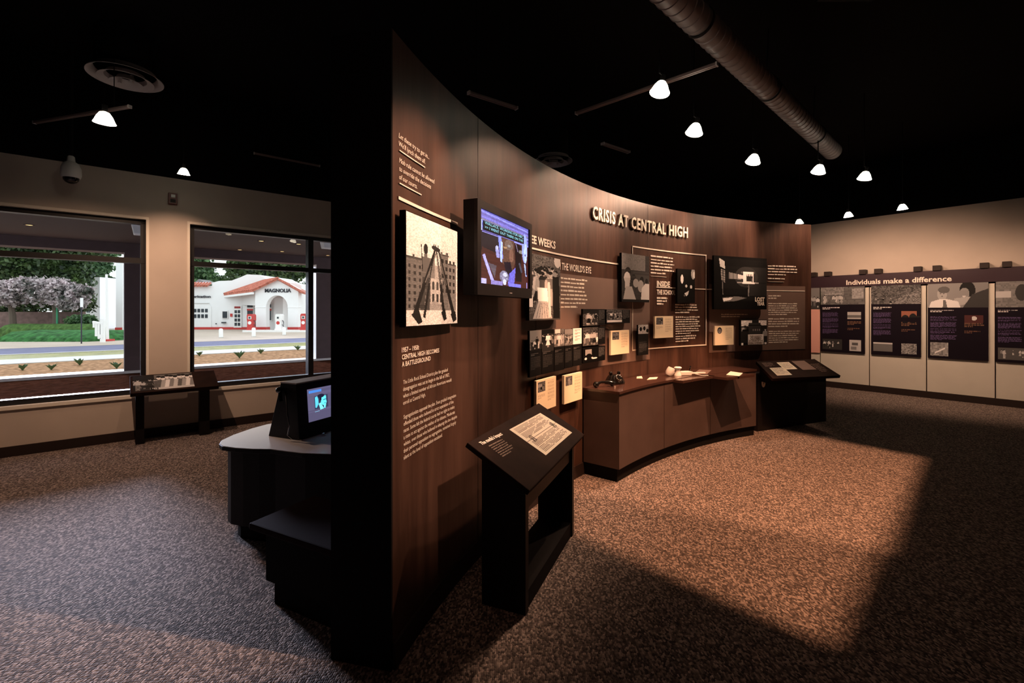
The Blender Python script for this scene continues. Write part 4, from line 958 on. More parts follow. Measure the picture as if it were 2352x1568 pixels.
# added unseen floods: the plate hole is cut to shape the lit carpet
def flood(label, L, P, energy, plate=.16, half=.22):
    L = Vector(L); t = thing('added_floodlight', label, 'floodlight', L, 0, 'added unseen floodlights')
    k = plate/L.z; hole = [((p[0]-L.x)*k, (p[1]-L.y)*k) for p in P]
    half = max(half, max(max(abs(x), abs(y)) for x, y in hole)+.06)
    out = [(-half, -half), (half, -half), (half, half), (-half, half)]
    # order hole corners to follow the outer ones
    hole = sorted(hole, key=lambda q: math.atan2(q[1]-sum(h[1] for h in hole)/4, q[0]-sum(h[0] for h in hole)/4))
    mb = MB(); mb.v = [(x, y, -plate) for x, y in out]+[(x, y, -plate) for x, y in hole]+[(x, y, -plate+.003) for x, y in out]+[(x, y, -plate+.003) for x, y in hole]
    for i in range(4):
        j = (i+1) % 4; mb.f += [(i, j, 4+j, 4+i), (8+j, 8+i, 12+i, 12+j), (4+i, 4+j, 12+j, 12+i)]
    build('shutter_plate', mb, M['black'], t)
    w = MB().box(-half, -half+.005, -half, half, -plate, .12).box(half-.005, half, -half, half, -plate, .12).box(-half, half, -half, -half+.005, -plate, .12).box(-half, half, half-.005, half, -plate, .12).box(-half, half, -half, half, .12, .125)
    build('housing', w, M['black'], t)
    build('yoke', MB().tube([(0, 0, .12), (0, 0, 4.3-L.z)], .012, 8), M['black'], t)
    d = bpy.data.lights.new('added_flood_lamp', 'POINT'); d.energy = energy; d.color = (1, .46, .24); d.shadow_soft_size = .004
    o = bpy.data.objects.new('added_flood_lamp', d); COL.objects.link(o); o.parent = t
nearR = Vector((1.437, 2.09)); farR = Vector((4.205, 4.73)); ul = (farR-nearR).normalized(); wl = Vector((-.707, .707))
flood('unseen added floodlight near the black ceiling, casting the large lit patch', (1.6, 2.6, 4.08), [nearR, farR, farR+Vector((-1.6, 2.1)), nearR+wl*3.2], 900)
c1 = Vector((2.34, 2.875)); 
flood('unseen added floodlight near the black ceiling, brightening the patch by the case', (2.6, 3.4, 4.08), [c1, farR, farR+Vector((-1.6, 2.1)), c1+Vector((-.894, .447))*3.2], 680)

# ceiling diffusers
def diffuser(label, c, r):
    t = thing('ceiling_diffuser', label, 'air vent', c, 0, 'round ceiling diffusers')
    for k, (ro, ri, h) in enumerate(((1.0, .80, 0), (.74, .50, -.03), (.44, .22, -.055))):
        build('cone_ring', MB().lathe([(r*ri, h+.07), (r*(ri+.05), h+.03), (r*ro, h), (r*ro, h+.006), (r*(ri+.05), h+.036)], k=40), M['vent'], t, smooth=True)
    for s_ in (-1, 1): build('bracket', MB().box(s_*.2*r-.012, s_*.2*r+.012, -.01, .01, -.045, .03), M['vent'], t)
    build('neck', MB().lathe([(r*.78, .06), (r*.78, 4.3-c[2])], k=32), M['black'], t)
diffuser('large round ceiling diffuser at upper left above the starburst spotlight', tuple(at_z(289, 180, 3.85)), .31)
diffuser('small round ceiling diffuser above the top edge of the curved wall', tuple(at_z(1271, 371, 3.85)), .30)

# spiral duct
dz_ = 3.7; q0 = at_z(1555, 0, dz_); du = Vector((1.05, 1.0, 0)).normalized()
dct = thing('spiral_duct', 'long galvanised spiral duct hanging diagonally under the black ceiling', 'duct', q0)
mb = MB(); pts = [q0-du*3+du*(.01*i) for i in range(0)]
L0, L1 = -3.0, 4.5; r_ = .105; n = int((L1-L0)/.1)
prof = []
for i in range(n): prof += [(r_, .1*i), (r_, .1*i+.085), (r_+.006, .1*i+.09), (r_, .1*i+.098)]
ax = (du+Vector((0, 0, .0))).normalized()
build('duct_body', MB().lathe(prof, q0+du*L0, ax, 32), M['duct'], dct, world=True, smooth=True)
for k in (.35, 1.9, 3.6):
    p_ = q0+du*k; nv = N1
    build('hanger_strap', MB().tube([p_+nv*.02+Vector((0, 0, .13)), p_+Vector((0, 0, 4.3-dz_))], .006, 6), M['black'], dct, world=True)
    build('hanger_strap', MB().lathe([(r_+.008, -.015), (r_+.011, -.015), (r_+.011, .015), (r_+.008, .015)], p_, ax, 32), M['black'], dct, world=True)

# dome camera and alarm
p_ = at_z(163, 402, 2.92)
dc = thing('dome_camera', 'white hanging dome security camera before the window wall, upper left', 'security camera', p_)
build('housing', MB().lathe([(.02, .20), (.03, .19), (.035, .14), (.062, .12), (.082, .07), (.085, .0), (.075, -.03), (.066, -.03)], k=28), M['plast'], dc, smooth=True)
build('dome', MB().lathe([(.066, -.03), (.062, -.055), (.045, -.078), (.02, -.09), (0, -.092)], k=28), M['smoked'], dc, smooth=True)
build('stem', MB().tube([(0, 0, .19), (0, 0, 4.3-p_.z)], .018, 10), M['black'], dc)
a0, z0_ = lw(386, 469); a1, z1_ = lw(407, 446)
al = thing('alarm_strobe', 'small maroon fire alarm strobe on the wall between the windows', 'alarm', EW((a0+a1)/2, 0, (z0_+z1_)/2))
build('body', MB().fbox(EW, a0, a1, -.045, 0, z0_, z1_), M['alarm'], al, world=True, bevel=.005)
build('lens', MB().fbox(EW, a0+(a1-a0)*.3, a0+(a1-a0)*.75, -.055, -.045, z0_+(z1_-z0_)*.6, z0_+(z1_-z0_)*.85), M['plast'], al, world=True)
build('grille', MB().fbox(EW, a0+(a1-a0)*.2, a0+(a1-a0)*.8, -.048, -.045, z0_+(z1_-z0_)*.15, z0_+(z1_-z0_)*.45), M['base'], al, world=True)

# ------------------------------------------------------------------ outside: porch, planting, street
X = dict(
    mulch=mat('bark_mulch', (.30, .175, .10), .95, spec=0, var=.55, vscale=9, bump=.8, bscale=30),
    shade_mulch=mat('shaded_bark_mulch', (.055, .020, .011), .95, spec=0, var=.5, vscale=12, bump=.8, bscale=30),  # porch shade put into the colour: darker copy of the outer mulch
    concrete=mat('pale_concrete', (.55, .53, .50), .9, spec=0, var=.06, vscale=2),
    grass=mat('summer_grass', (.19, .18, .025), .9, spec=.1, var=.3, vscale=3),
    road=mat('grey_asphalt', (.19, .19, .27), .9, spec=0, var=.08, vscale=1.5),
    apron=mat('pinkish_concrete_apron', (.50, .42, .36), .9, spec=0, var=.07, vscale=.6),
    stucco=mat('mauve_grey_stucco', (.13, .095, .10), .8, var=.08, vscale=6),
    curbp=mat('white_painted_curb', (.85, .85, .84), .6),
    soffit=mat('brown_grey_soffit', (.075, .048, .046), .8),
    wst=mat('white_stucco', (.88, .89, .90), .7, var=.02, vscale=2),
    red=mat('red_paint', (.55, .055, .05), .5), dred=mat('dark_red_paint', (.30, .03, .03), .5),
    tile=mat('red_clay_tiles', (.50, .16, .11), .7, var=.35, vscale=6),
    dark=mat('dark_window_glass', (.05, .06, .07), .15), sign=mat('black_sign_letters', (.03, .03, .04), .5),
    wood=mat('weathered_pole_wood', (.25, .22, .19), .8), wpaint=mat('white_gloss_paint', (.88, .88, .87), .4),
    green=mat('green_paint', (.05, .30, .15), .5), bark=mat('tree_bark', (.12, .09, .07), .9), house=mat('grey_house_siding', (.22, .20, .20), .8), fence=mat('brown_timber_fence', (.16, .10, .09), .9, var=.3, vscale=3),
    ivy=mat('ivy_leaves', (.035, .13, .035), .8, spec=.2, var=.5, vscale=4, bump=.9, bscale=5),
    hedge=mat('clipped_hedge', (.06, .12, .028), .8, spec=.2, var=.45, vscale=5, bump=.8, bscale=6),
    soil=mat('distant_ground', (.20, .22, .12), .9),
)
def leafmat(n, a, b):
    m, t, bs = nmat(n); tc = t.nodes.new('ShaderNodeTexCoord'); ns_ = t.nodes.new('ShaderNodeTexNoise'); ns_.inputs['Scale'].default_value = 1.6; ns_.inputs['Detail'].default_value = 6
    r = t.nodes.new('ShaderNodeValToRGB'); r.color_ramp.elements[0].position = .35; r.color_ramp.elements[1].position = .68
    r.color_ramp.elements[0].color = (*a, 1); r.color_ramp.elements[1].color = (*b, 1)
    t.links.new(tc.outputs['Object'], ns_.inputs['Vector']); t.links.new(ns_.outputs['Fac'], r.inputs['Fac']); t.links.new(r.outputs['Color'], bs.inputs['Base Color']); bs.inputs['Roughness'].default_value = .6
    return m
LD = leafmat('dark_oak_leaves', (.008, .022, .008), (.075, .13, .030)); LM = leafmat('mid_green_leaves', (.02, .06, .02), (.12, .22, .08))
LB = leafmat('pale_blossom_leaves', (.03, .045, .03), (.75, .62, .66))

def leaves(n, cens, size, seed):
    """leaf quads scattered through ellipsoids: (cx,cy,cz,rx,ry,rz)"""
    r = np.random.RandomState(seed); cens = np.array(cens, float); vol = cens[:, 3]*cens[:, 5]; idx = r.choice(len(cens), n, p=vol/vol.sum())
    d = r.randn(n, 3); d /= np.linalg.norm(d, axis=1)[:, None]; rad = (.55+.5*r.rand(n))[:, None]
    c = cens[idx, :3]+d*cens[idx, 3:]*rad*(1+.12*r.randn(n, 1))
    a = r.randn(n, 3); a /= np.linalg.norm(a, axis=1)[:, None]; b = np.cross(a, r.randn(n, 3)); b /= np.linalg.norm(b, axis=1)[:, None]
    s = size*(.6+.8*r.rand(n, 1)); a *= s; b *= s*.6
    v = np.stack([c-a, c-b, c+a, c+b], 1).reshape(-1, 3)
    mb = MB(); mb.v = [tuple(p) for p in v]; mb.f = [tuple(range(i*4, i*4+4)) for i in range(n)]; return mb
def tree(label, crowns, Y, m, n, size, trunk=None, seed=1, name='tree', cat='tree', group='trees beyond the street', gz=-.1):
    """crowns: (u, v, ru, rv) measured ellipses at depth Y"""
    cs = []
    for (u, v, ru, rv) in crowns: p = at(u, v, Y); cs.append((p.x, p.y, p.z, ru/F*Y, max(ru, rv)/F*Y*.8, rv/F*Y))
    bx = trunk[0] if trunk else crowns[0][0]; base = at(bx, 700, Y); base.z = gz
    t = thing(name, label, cat, base, 0, group)
    core = MB()
    for c_ in cs: core.ball(c_[:3], 1, 8, (c_[3]*.72, c_[4]*.72, c_[5]*.72))
    mb = leaves(n, cs, size, seed); k = len(mb.v); mb.v += core.v; mb.f += [tuple(k+i for i in f) for f in core.f]
    build('foliage', mb, m, t, world=True)
    top = Vector(cs[0][:3]); w = .014*Y*.5
    build('trunk', MB().tube([base, base.lerp(top, .5)+Vector((.1, 0, 0)), top], [w, w*.8, w*.4], 8), M['base'] if m is LD else X['bark'], t, world=True, smooth=True)
    return t
GZ = -.1
struct('ground_far', MB().box(-140, 60, 8, 160, -.5, -.16), X['soil'])
def band(name, b0, b1, z0, z1, m, a0=-30, a1=26): return struct(name, MB().fbox(EW, a0, a1, b0, b1, z0, z1), m)
bed = setp(build('mulch_bed', MB().fbox(EW, -6, 9, .27, 4.57, -.16, .30), X['shade_mulch']), 'dark reddish mulch bed in the porch shade right outside the windows', 'mulch', kind='stuff')
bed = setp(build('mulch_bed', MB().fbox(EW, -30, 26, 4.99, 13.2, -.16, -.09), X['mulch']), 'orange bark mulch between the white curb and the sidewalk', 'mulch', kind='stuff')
AMIN = aL; band('sidewalk', 13.2, 15.0, -.16, -.07, X['concrete']); band('curb_street', 17.3, 17.5, -.16, -.06, X['concrete'])
setp(build('grass_strip', MB().fbox(EW, -30, 26, 15.0, 17.3, -.16, -.08), X['grass']), 'yellow green grass strip between sidewalk and road', 'grass', kind='stuff')
band('road', 17.5, 22.0, -.16, -.11, X['road'], -60, 40)
struct('apron', MB().fbox(EW, -9.5, 60, 22.0, 60, -.16, -.10), X['apron'])
# porch
PZ = 2.80
struct('porch_roof', MB().fbox(EW, -9, 9, .27, 5.15, PZ, 3.1), X['soffit'])
struct('trim_2', MB().fbox(EW, -9, 9, 4.57, 4.97, 2.62, PZ), X['stucco'])
struct('curb_porch', MB().fbox(EW, -9, 9, 4.57, 4.99, -.1, .35), X['curbp'])
for i, a0 in enumerate((-3.2, .336, 3.88, 7.4)):
    if i in (1, 2):
        p = thing('porch_pillar', ['', 'mauve grey porch pillar outside the left window, at its right edge', 'mauve grey porch pillar outside the right window beyond the mullion'][i], 'pillar', EW(a0+.3, 4.77, .35), 0, None)
        build('shaft', MB().fbox(EW, a0, a0+.62, 4.57, 4.96, .35, 2.62), X['stucco'], p, world=True)
        build('lit_side', MB().fbox(EW, a0-.012, a0, 4.57, 4.97, .35, 2.62), X['curbp'], p, world=True)  # sky light on the pillar's side put into a white sheet
for (u0, u1, v0, v1, lb_) in ((301, 331, 514, 540, 'white outdoor floodlight under the porch at the left window corner'), (738, 768, 552, 572, 'white outdoor floodlight under the porch at the right window corner')):
    a0, z1_ = lw(u0, v0, 1.5); a1, z0_ = lw(u1, v1, 1.5); 
    t = thing('porch_floodlight', lb_, 'floodlight', EW((a0+a1)/2, 1.5, z0_), 0)
    n0 = [EW(a0+.03, 1.42, z0_), EW(a1, 1.42, z0_), EW(a1, 1.6, z0_), EW(a0+.03, 1.6, z0_), EW(a0, 1.40, z1_), EW(a1+.02, 1.40, z1_), EW(a1+.02, 1.6, z1_), EW(a0, 1.6, z1_)]
    build('housing', MB().quadbox(n0), X['wpaint'], t, world=True, bevel=.01)
    build('bracket', MB().tube([EW((a0+a1)/2, 1.52, z1_-.02), EW((a0+a1)/2, 1.52, PZ)], .02, 8), X['wpaint'], t, world=True)
dl_ = mat('downlight_glow', (1, .7, .4), .4, emit=(1, .62, .28), es=3)
for (u, v, nm) in ((600, 553, 'largest, upper middle of the right window'), (551, 573, 'lower left of the right window'), (648, 577, 'just left of the mullion'), (753, 586, 'right of the mullion'), (686, 560, 'faint, near the top of the mullion'), (67, 516, 'upper one in the left window'), (119, 556, 'lower one in the left window')):
    p = at_z(u, v, PZ); t = thing('porch_downlight', 'round glowing porch downlight, '+nm, 'downlight', p, 0, 'recessed porch downlights')
    build('trim_ring', MB().lathe([(.045, 0), (.045, -.008), (.06, -.008), (.06, 0)], (0, 0, 0), (0, 0, 1), 16), X['soffit'], t)
    build('lens', MB().lathe([(.0, -.003), (.044, -.003)], (0, 0, 0), (0, 0, 1), 16), dl_, t)

# small plants in the mulch
def weed(u, v, h, label, seed):
    p = floor_pt(u, v, -.09); t = thing('small_plant', label, 'plant', p, 0, 'small plants in the mulch')
    r = random.Random(seed); mb = MB()
    for i in range(26):
        a = r.uniform(0, 2*PI); l = h*r.uniform(.5, 1); o = Vector((math.cos(a), math.sin(a), 0)); s = Vector((-o.y, o.x, 0))*.03; k = len(mb.v)
        mb.v += [tuple(s*-.5), tuple(s*.5), tuple(o*l*.4+s+Vector((0, 0, l*.6))), tuple(o*l*.8+Vector((0, 0, l*.9))), tuple(o*l*.4-s+Vector((0, 0, l*.6)))]; mb.f.append((k, k+1, k+2, k+3, k+4))
    build('leaves', mb, LM, t); build('stem', MB().tube([(0, 0, -.01), (0, 0, h*.6)], .012, 5), X['bark'], t)
for i, (u, v, h, lb_) in enumerate(((52, 850, .35, 'low green plant in mulch at left part of left window'), (118, 849, .35, 'sprawling low plant in the middle of the left window mulch'), (183, 838, .4, 'yellow green plant beside the sidewalk in left window'), (268, 846, .4, 'low green plant near the pillar in left window'), (458, 817, .35, 'dark green plant at left edge of right window mulch'), (550, 822, .5, 'yellowish tuft in the middle of right window mulch'), (599, 812, .4, 'thin dark stemmed plant left of the mullion mulch'), (684, 804, .45, 'leafy plant at the sidewalk just left of the mullion'))):
    weed(u, v, h*.55, lb_, i)

# gas station: flat facades with real depth, built in planes facing the street
def fa(Y): return lambda a, b, z: Vector((a, Y+b, z))
def px(u, Y): return (u-UC)/F*Y
def pz(v, Y): return EYE+(VH-v)/F*Y
def poly_px(pts, Y): return [(px(u, Y), pz(v, Y)) for u, v in pts]
def ngon(mb, pts, Y, d):
    mb.xprism(list(reversed(poly_px(pts, Y))), fa(Y), 0, d); return mb
def rectf(mb, u0, v0, u1, v1, Y, d=.1, off=0.0): return mb.box(px(u0, Y), px(u1, Y), Y-off, Y-off+d, pz(v1, Y), pz(v0, Y))
YM = 40.0; YC = 36.6
gs = thing('gas_station', 'white old gas station with red tiled canopy and MAGNOLIA sign across the street', 'building', Vector((px(600, YM), YM, GZ)))
BV = 759.3
build('main_wall', ngon(MB(), [(350, 758), (350, 656), (487, 656), (487, 649), (503, 645), (532, 644), (551, 637), (567, 630), (595, 631), (611, 640), (640, 648), (680, 650), (692, 655), (692, 758)], YM, 6), X['wst'], gs, world=True)
build('red_base', rectf(MB(), 350, 751, 600, 757.5, YM, .1, .08), X['red'], gs, world=True)
mb = MB()
for i in range(20):
    u = 352+i*6.8; c_ = Vector((px(u, YM), YM-.15, pz(653, YM))); mb.tube([(c_.x, YM-.45, pz(657, YM)), (c_.x, YM+.1, pz(649.5, YM))], .11, 8)
build('tile_strip', mb, X['tile'], gs, world=True)
build('chimney_gable', MB().xprism(poly_px([(444, 651), (456, 641), (476, 650)][::-1], YM+1), fa(YM+1), 0, 1.5), X['house'], gs, world=True)
gd_ = build('garage_door', MB().xprism(poly_px([(422, 757), (422, 697), (480, 697), (486, 704), (486, 757)][::-1], YM), fa(YM), -.05, -.02), X['wst'], gs, world=True)
for row in ((709, 717), (721.5, 730)):
    for k in range(7):
        u = 414+k*8.3 if False else 420.5+k*8.6; g_ = rectf(MB(), u, row[0], u+6, row[1], YM, .02, .08)
        build('pane', g_, X['dark'], gd_, world=True)
ROOT[gd_] = ROOT[gs]
build('frame_line', rectf(MB(), 424, 696, 482, 697.2, YM, .03, .09), X['concrete'], gs, world=True)
w_ = build('window', rectf(MB(), 511, 713, 525, 731, YM, .05, .1), X['wpaint'], gs, world=True); build('pane', rectf(MB(), 513, 715, 523.5, 730, YM, .02, .12), X['dark'], w_, world=True)
d_ = build('door', rectf(MB(), 538, 702, 556, 752, YM, .05, .1), X['wpaint'], gs, world=True)
for i in range(4):
    for j in range(2): build('pane', rectf(MB(), 540.5+j*7.3, 712+i*9.6, 546+j*7.3, 719+i*9.6, YM, .02, .12), X['dark'], d_, world=True)
build('pane', rectf(MB(), 540, 703.5, 554, 708, YM, .02, .12), X['dred'], d_, world=True)
for (u0, u1) in ((568, 584), (606, 626)):
    w_ = build('window', rectf(MB(), u0, 697, u1, 737, YM, .05, .1), X['wpaint'], gs, world=True)
    build('pane', rectf(MB(), u0+1.5, 713, u1-1.5, 735, YM, .02, .12), X['dark'], w_, world=True); build('awning', rectf(MB(), u0+1, 709, u1-1, 713, YM, .02, .13), X['red'], w_, world=True); build('pane', rectf(MB(), u0+1.5, 698.5, u1-1.5, 706, YM, .02, .12), X['dark'], w_, world=True)
build('wall_plaque', rectf(MB(), 530, 720, 535, 727, YM, .03, .1), X['red'], gs, world=True)
build('wall_lamp', rectf(MB(), 496.5, 742, 499, 744.5, YM, .06, .12), X['dark'], gs, world=True); build('wall_shelf', rectf(MB(), 511.5, 739, 521, 742, YM, .12, .2), X['dark'], gs, world=True)
# canopy front with arch
arcp = [(611+25*(1-math.cos(PI*i/14)), 706-28*math.sin(PI*i/14)) for i in range(15)]
front = [(586, BV), (586, 663), (612, 652), (639, 643), (663, 652), (685, 663), (685, BV), (661, BV)]+[(u, v) for u, v in reversed(arcp)]+[(611, BV)]
cf = build('canopy_front', ngon(MB(), front, YC, .55), X['wst'], gs, world=True)
ROOT[cf] = ROOT[gs]
build('red_base', rectf(rectf(MB(), 585.5, 751, 611.5, 758.5, YC, .62, .03), 660.5, 751, 685.5, 758.5, YC, .62, .03), X['red'], gs, world=True)
build('pier_band', rectf(rectf(MB(), 585, 704.5, 611.5, 706, YC, .6, .03), 660.5, 704.5, 686, 706, YC, .6, .03), X['wst'], gs, world=True)
def rp(u, v, Y): return at(u, v, Y)
FRg = rp(639, 638, YC-.3); FLg = rp(579, 666.5, YC-.3); FRt = rp(701, 672, YC-.3); BR_ = rp(606, 644, YM); BLf = rp(514, 675, YM); BRt = rp(712, 672, YM)
th_ = Vector((0, 0, -.14))
build('roof_slope', MB().quadbox([FLg+th_, FRg+th_, BR_+th_, BLf+th_, FLg, FRg, BR_, BLf]), X['tile'], gs, world=True)
build('roof_slope', MB().quadbox([FRg+th_, FRt+th_, BRt+th_, BR_+th_, FRg, FRt, BRt, BR_]), X['tile'], gs, world=True)
mb = MB()
for i in range(15):
    k = i/14; mb.tube([BLf.lerp(FLg, k)+Vector((0, 0, .03)), BR_.lerp(FRg, k)+Vector((0, 0, .03))], .07, 6)
build('tile_ridges', mb, X['tile'], gs, world=True)
build('eave_fascia', MB().quadbox([FLg+th_*2.2, BLf+th_*2.2, BLf+th_*2.2+Vector((.1, .1, 0)), FLg+th_*2.2+Vector((.1, .1, 0)), FLg+th_, BLf+th_, BLf+th_+Vector((.1, .1, 0)), FLg+th_+Vector((.1, .1, 0))]), X['wst'], gs, world=True)
build('side_wall', MB().quadbox([Vector((px(557, YM), YM-.05, pz(700, YM))), Vector((px(586, YC), YC+.5, pz(700, YM)-.1)), Vector((px(586, YC)+.2, YC+.5, pz(700, YM)-.1)), Vector((px(557, YM)+.2, YM-.05, pz(700, YM))), Vector((px(557, YM), YM-.05, pz(672, YM))), Vector((px(586, YC), YC+.5, pz(664, YC))), Vector((px(586, YC)+.2, YC+.5, pz(664, YC))), Vector((px(557, YM)+.2, YM-.05, pz(672, YM)))]), X['wst'], gs, world=True)
build('rear_column', rectf(MB(), 630, 684, 650, 757, YM-1.2, .8), X['wst'], gs, world=True)
mb = MB(); wM = px(669, YC)-px(609, YC)
text_mb(mb, 'MAGNOLIA', pz(663, YC)-pz(671, YC), wM, lambda x, z, d: Vector((px(609, YC)+x, YC-.02-d, pz(671, YC)+z)), depth=.04, bold=.03)
build('lettering', mb, X['sign'], gs, world=True)
mb = MB(); text_mb(mb, 'lubrication', .22, px(485, YM)-px(436, YM), lambda x, z, d: Vector((px(436, YM)+x, YM-.06-d, pz(683.5, YM)+z)), depth=.02, bold=.03)
build('lettering', mb, X['sign'], gs, world=True)
YI = 35.2
setp(build('pump_island', MB().box(px(562, YI), px(720, YI), YI-.3, YI+.9, GZ, GZ+.14), X['wpaint']), 'low white island curb under the gas pumps', 'curb')
def pump(u0, u1, v0, m, label, white=False):
    Y = YI+.2; w = px(u1, Y)-px(u0, Y); h = pz(v0, Y)-(GZ+.14); p = Vector(((px(u0, Y)+px(u1, Y))/2, Y+.25, GZ+.14))
    t = thing('gas_pump', label, 'gas pump', p, 0, 'old gas pumps at the station'); y = -.25
    build('body', MB().xprism([(-w*.42, .1), (-w*.38, h*.55), (-w*.45, h*.62), (-w*.45, h*.92), (-w*.3, h), (w*.3, h), (w*.45, h*.92), (w*.45, h*.62), (w*.38, h*.55), (w*.42, .1)], lambda a, b, z: Vector((a, b, z)), y, -y), m, t)
    build('base', MB().box(-w*.5, w*.5, y-.03, -y+.03, 0, .1), m, t)
    build('dial', MB().box(-w*.25, w*.25, y-.02, y, h*.68, h*.86), X['wpaint'], t); build('dial_glass', MB().box(-w*.15, w*.15, y-.03, y-.02, h*.71, h*.83), X['dark'], t)
    build('badge', MB().lathe([(0, 0), (w*.26, 0), (w*.26, .02), (0, .02)], (0, y, h*.45), (0, -1, 0), 16), X['wpaint'] if not white else X['red'], t)
    build('hose', MB().tube([(w*.45, 0, h*.6), (w*.6, 0, h*.5), (w*.58, 0, h*.2), (w*.45, -.05, h*.35)], .03, 6), X['dark'], t)
pump(566, 581, 721, X['red'], 'red gas pump left of the canopy pier'); pump(631, 646, 721, X['wpaint'], 'white gas pump framed in the canopy arch', True); pump(689, 704, 720, X['red'], 'red gas pump right of the canopy next to the mullion')
for (u, vb, vt, lb_) in ((507.5, 775, 754, 'white bollard on the apron before the garage, leftmost'), (582.7, 773, 752, 'white bollard before the left red gas pump'), (652.6, 769.5, 751, 'white bollard right of the white gas pump')):
    p = floor_pt(u, vb, GZ); h = (vb-vt)/F*p.y; t = thing('bollard', lb_, 'bollard', p, 0, 'white bollards by the road')
    build('post', MB().lathe([(.11, 0), (.11, h-.08), (.085, h-.02), (0, h)], k=14), X['wpaint'], t, smooth=True); build('foot', MB().lathe([(0, 0), (.14, 0), (.14, .03), (.11, .03)], k=14), X['concrete'], t)
# neighbouring buildings
wb = thing('white_building', 'tall white building with red base, right edge of the left window view', 'building', Vector((px(273, 37), 37, GZ)))
build('front_wall', MB().box(px(266, 37), px(281, 37), 37, 44, GZ, pz(596, 37)), X['wst'], wb, world=True)
build('side_wing', MB().box(px(252, 43), px(266, 43)+.3, 41, 46, GZ, pz(640, 43)), X['wst'], wb, world=True)
build('red_base', MB().box(px(266, 37)-.03, px(281, 37), 36.95, 37, GZ, pz(752, 37)), X['red'], wb, world=True)
for u in (256, 262): build('window', rectf(MB(), u, 690, u+3, 702, 43, .05, 2.05), X['dark'], wb, world=True)
hs_ = thing('grey_house', 'grey house with white framed windows behind the utility pole', 'house', Vector((px(220, 52), 52, GZ)))
build('wall', MB().box(px(190, 52), px(246, 52), 52, 58, GZ, pz(690, 52)), X['house'], hs_, world=True)
build('roof', MB().quadbox([(px(186, 52), 51.5, pz(691, 52)), (px(250, 52), 51.5, pz(691, 52)), (px(250, 52), 58.5, pz(691, 52)), (px(186, 52), 58.5, pz(691, 52)), (px(205, 52), 54, pz(648, 52)), (px(246, 52), 54, pz(648, 52)), (px(246, 52), 56, pz(648, 52)), (px(205, 52), 56, pz(648, 52))]), X['house'], hs_, world=True)
for k in range(3):
    u = 199+k*14; w_ = build('window', rectf(MB(), u, 697, u+11, 720, 52, .06, .08), X['wpaint'], hs_, world=True); build('pane', rectf(MB(), u+1.3, 699, u+9.7, 718, 52, .02, .1), X['dark'], w_, world=True)
setp(build('timber_fence', MB().box(px(-60, 31), px(190, 31), 31, 31.2, GZ, pz(716, 31)), X['fence']), 'dark brown fence under the trees behind the hedge', 'fence')
# planting across the road
YH = 27.0
def blob(name, label, cat, m, u0, u1, v0, v1, Y, dep, seed, kind=None):
    r = random.Random(seed); x0, x1 = px(u0, Y), px(u1, Y); z0, z1 = GZ, pz(v0, Y); n = 40; k = 10; mb = MB()
    for i in range(n+1):
        x = x0+(x1-x0)*i/n; e = min(1, 6*min(i, n-i)/n+.25)
        for j in range(k+1):
            a = PI*j/k; mb.v.append((x+r.uniform(-.04, .04), Y+dep*.5-math.cos(a)*dep*.5*e+r.uniform(-.05, .05), z0+(z1-z0)*e*min(1, 1.15*math.sin(a))+r.uniform(-.03, .03)))
    for i in range(n):
        for j in range(k): q = i*(k+1)+j; mb.f.append((q, q+1, q+k+2, q+k+1))
    return setp(build(name, mb, m, None), label, cat, kind=kind)
blob('ivy_bank', 'green ivy bank along the far side of the road', 'ivy', X['ivy'], -40, 232, 762, 790, 24.0, 3.6, 3, 'stuff')
blob('low_hedge', 'long low clipped hedge above the ivy bank', 'hedge', X['hedge'], -40, 226, 745, 766, 28.0, 1.6, 4)
tree('round clipped bush above the hedge, left of white railing', [(188, 735, 27, 11)], 29.9, LM, 2500, .10, name='round_shrub', cat='shrub', group=None, seed=8)
tree('broad dark oak filling the top left of the left window', [(30, 600, 75, 50), (120, 598, 60, 42), (-30, 640, 60, 60), (90, 560, 80, 30), (190, 575, 48, 26), (165, 640, 40, 34)], 38, LD, 26000, .16, (60,), 11)
tree('darker tree behind the blossoming trees in the left window', [(60, 680, 90, 34), (170, 690, 40, 30), (-20, 690, 50, 40)], 34, LD, 12000, .14, (100,), 12)
tree('airy tree behind the utility pole and white pole', [(222, 605, 22, 40), (240, 585, 26, 16), (250, 650, 14, 16)], 44, LM, 2600, .2, (226,), 13)
tree('pale flowering tree at the left end of the left window', [(20, 675, 45, 26), (60, 660, 40, 22)], 29.5, LB, 7000, .11, (30,), 14, cat='tree')
tree('pale flowering tree in front of the dark oak, middle of left window', [(120, 668, 48, 28), (160, 690, 34, 20), (185, 668, 24, 14)], 29.8, LB, 8000, .11, (130,), 15)
tree('tall green tree behind the garage roof at left of right window', [(450, 620, 36, 45), (430, 590, 30, 30), (480, 645, 22, 16)], 62, LM, 5000, .3, (452,), 16)
tree('wide dark green tree rising behind the station parapet', [(560, 610, 34, 34), (610, 600, 40, 34), (650, 615, 36, 30), (684, 620, 20, 22), (590, 635, 60, 18)], 60, LD, 11000, .3, (610,), 17)
tree('small dark tree right of the station canopy by the mullion', [(700, 690, 14, 34), (715, 720, 12, 30)], 50, LD, 2500, .25, (702,), 18)
tree('low distant tree between garage roof and the wide tree', [(510, 648, 22, 10)], 66, LD, 1500, .3, (510,), 19)
up = thing('utility_pole', 'tall weathered utility pole behind the picket railing', 'pole', floor_pt(222, 737+14, GZ))
p = up.location; hgt = pz(590, p.y)-GZ
build('pole', MB().tube([p, (px(210, p.y), p.y, GZ+hgt)], [.17, .12], 10), X['wood'], up, world=True, smooth=True)
build('crossarm', MB().box(px(198, p.y), px(222, p.y), p.y-.1, p.y+.1, GZ+hgt-.8, GZ+hgt-.65), X['wood'], up, world=True)
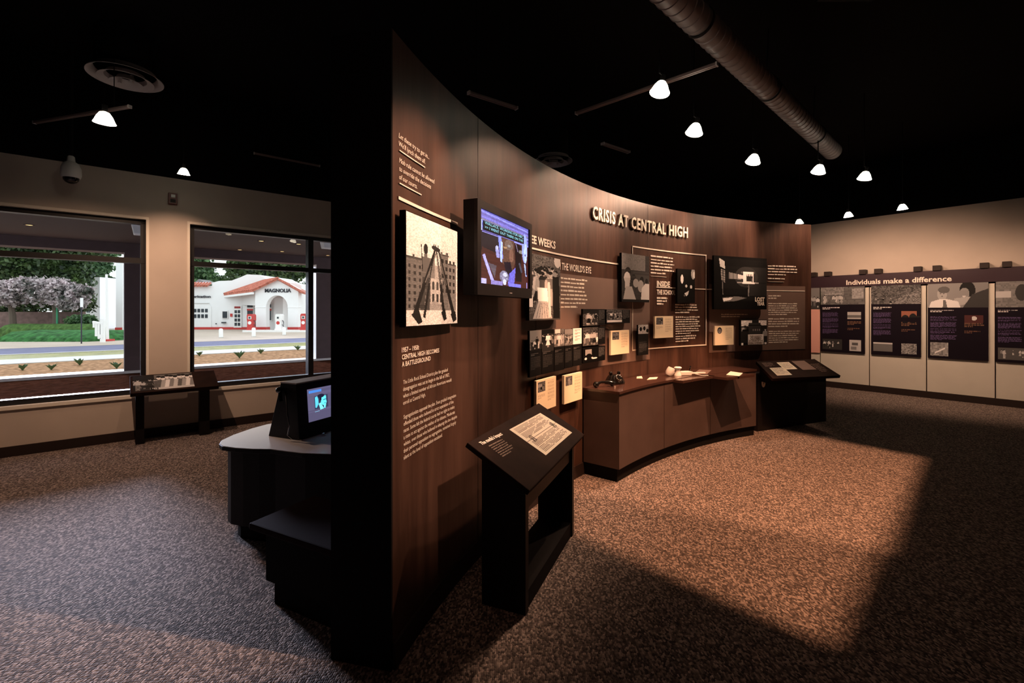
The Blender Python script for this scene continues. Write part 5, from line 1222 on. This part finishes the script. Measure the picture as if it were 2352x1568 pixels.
sp = thing('street_sign', 'thin dark street sign post with white plate beside the road', 'sign', floor_pt(187, 789, GZ)); p = sp.location
build('post', MB().tube([p, (p.x, p.y, pz(683, p.y))], .028, 8), X['sign'], sp, world=True); build('plate', MB().box(p.x-.02, p.x+.12, p.y-.05, p.y-.03, pz(705, p.y), pz(684, p.y)), X['wpaint'], sp, world=True)
gp = thing('green_post', 'short thin green post standing behind the hedge', 'post', Vector((px(131, 29.7), 29.7, GZ)))
build('post', MB().tube([gp.location, (gp.location.x, 29.7, pz(706, 29.7))], .05, 8), X['green'], gp, world=True); build('cap', MB().ball((gp.location.x, 29.7, pz(705.5, 29.7)), .06, 6), X['green'], gp, world=True)
fp = thing('white_flagpole', 'tall white pole with red foot beside the white railing', 'pole', floor_pt(247, 783, GZ)); p = fp.location
build('shaft', MB().tube([p, (px(244.5, p.y), p.y, pz(630, p.y))], [.07, .055], 10), X['wpaint'], fp, world=True, smooth=True); build('foot', MB().box(p.x-.22, p.x+.22, p.y-.2, p.y+.2, GZ, GZ+.1), X['red'], fp, world=True)
rl_ = thing('white_railing', 'white picket railing by the road, left of the tall white pole', 'railing', floor_pt(235, 786, GZ)); Yr = rl_.location.y
for (u, v0, v1, w) in ((217, 738, 752, .06), (222, 741, 772, .06), (229, 740, 778, .07), (236, 733, 786, .11)): build('picket', MB().box(px(u, Yr)-w, px(u, Yr)+w, Yr-.04, Yr+.04, pz(v1, Yr), pz(v0, Yr)), X['wpaint'], rl_, world=True)
build('top_rail', MB().quadbox([(px(214, Yr), Yr-.05, pz(742, Yr)), (px(236, Yr), Yr-.05, pz(745, Yr)), (px(236, Yr), Yr+.05, pz(745, Yr)), (px(214, Yr), Yr+.05, pz(742, Yr)), (px(214, Yr), Yr-.05, pz(737, Yr)), (px(236, Yr), Yr-.05, pz(741, Yr)), (px(236, Yr), Yr+.05, pz(741, Yr)), (px(214, Yr), Yr+.05, pz(737, Yr))]), X['wpaint'], rl_, world=True)
build('bottom_rail', MB().box(px(226, Yr), px(238, Yr), Yr-.05, Yr+.05, pz(776, Yr), pz(768, Yr)), X['wpaint'], rl_, world=True)
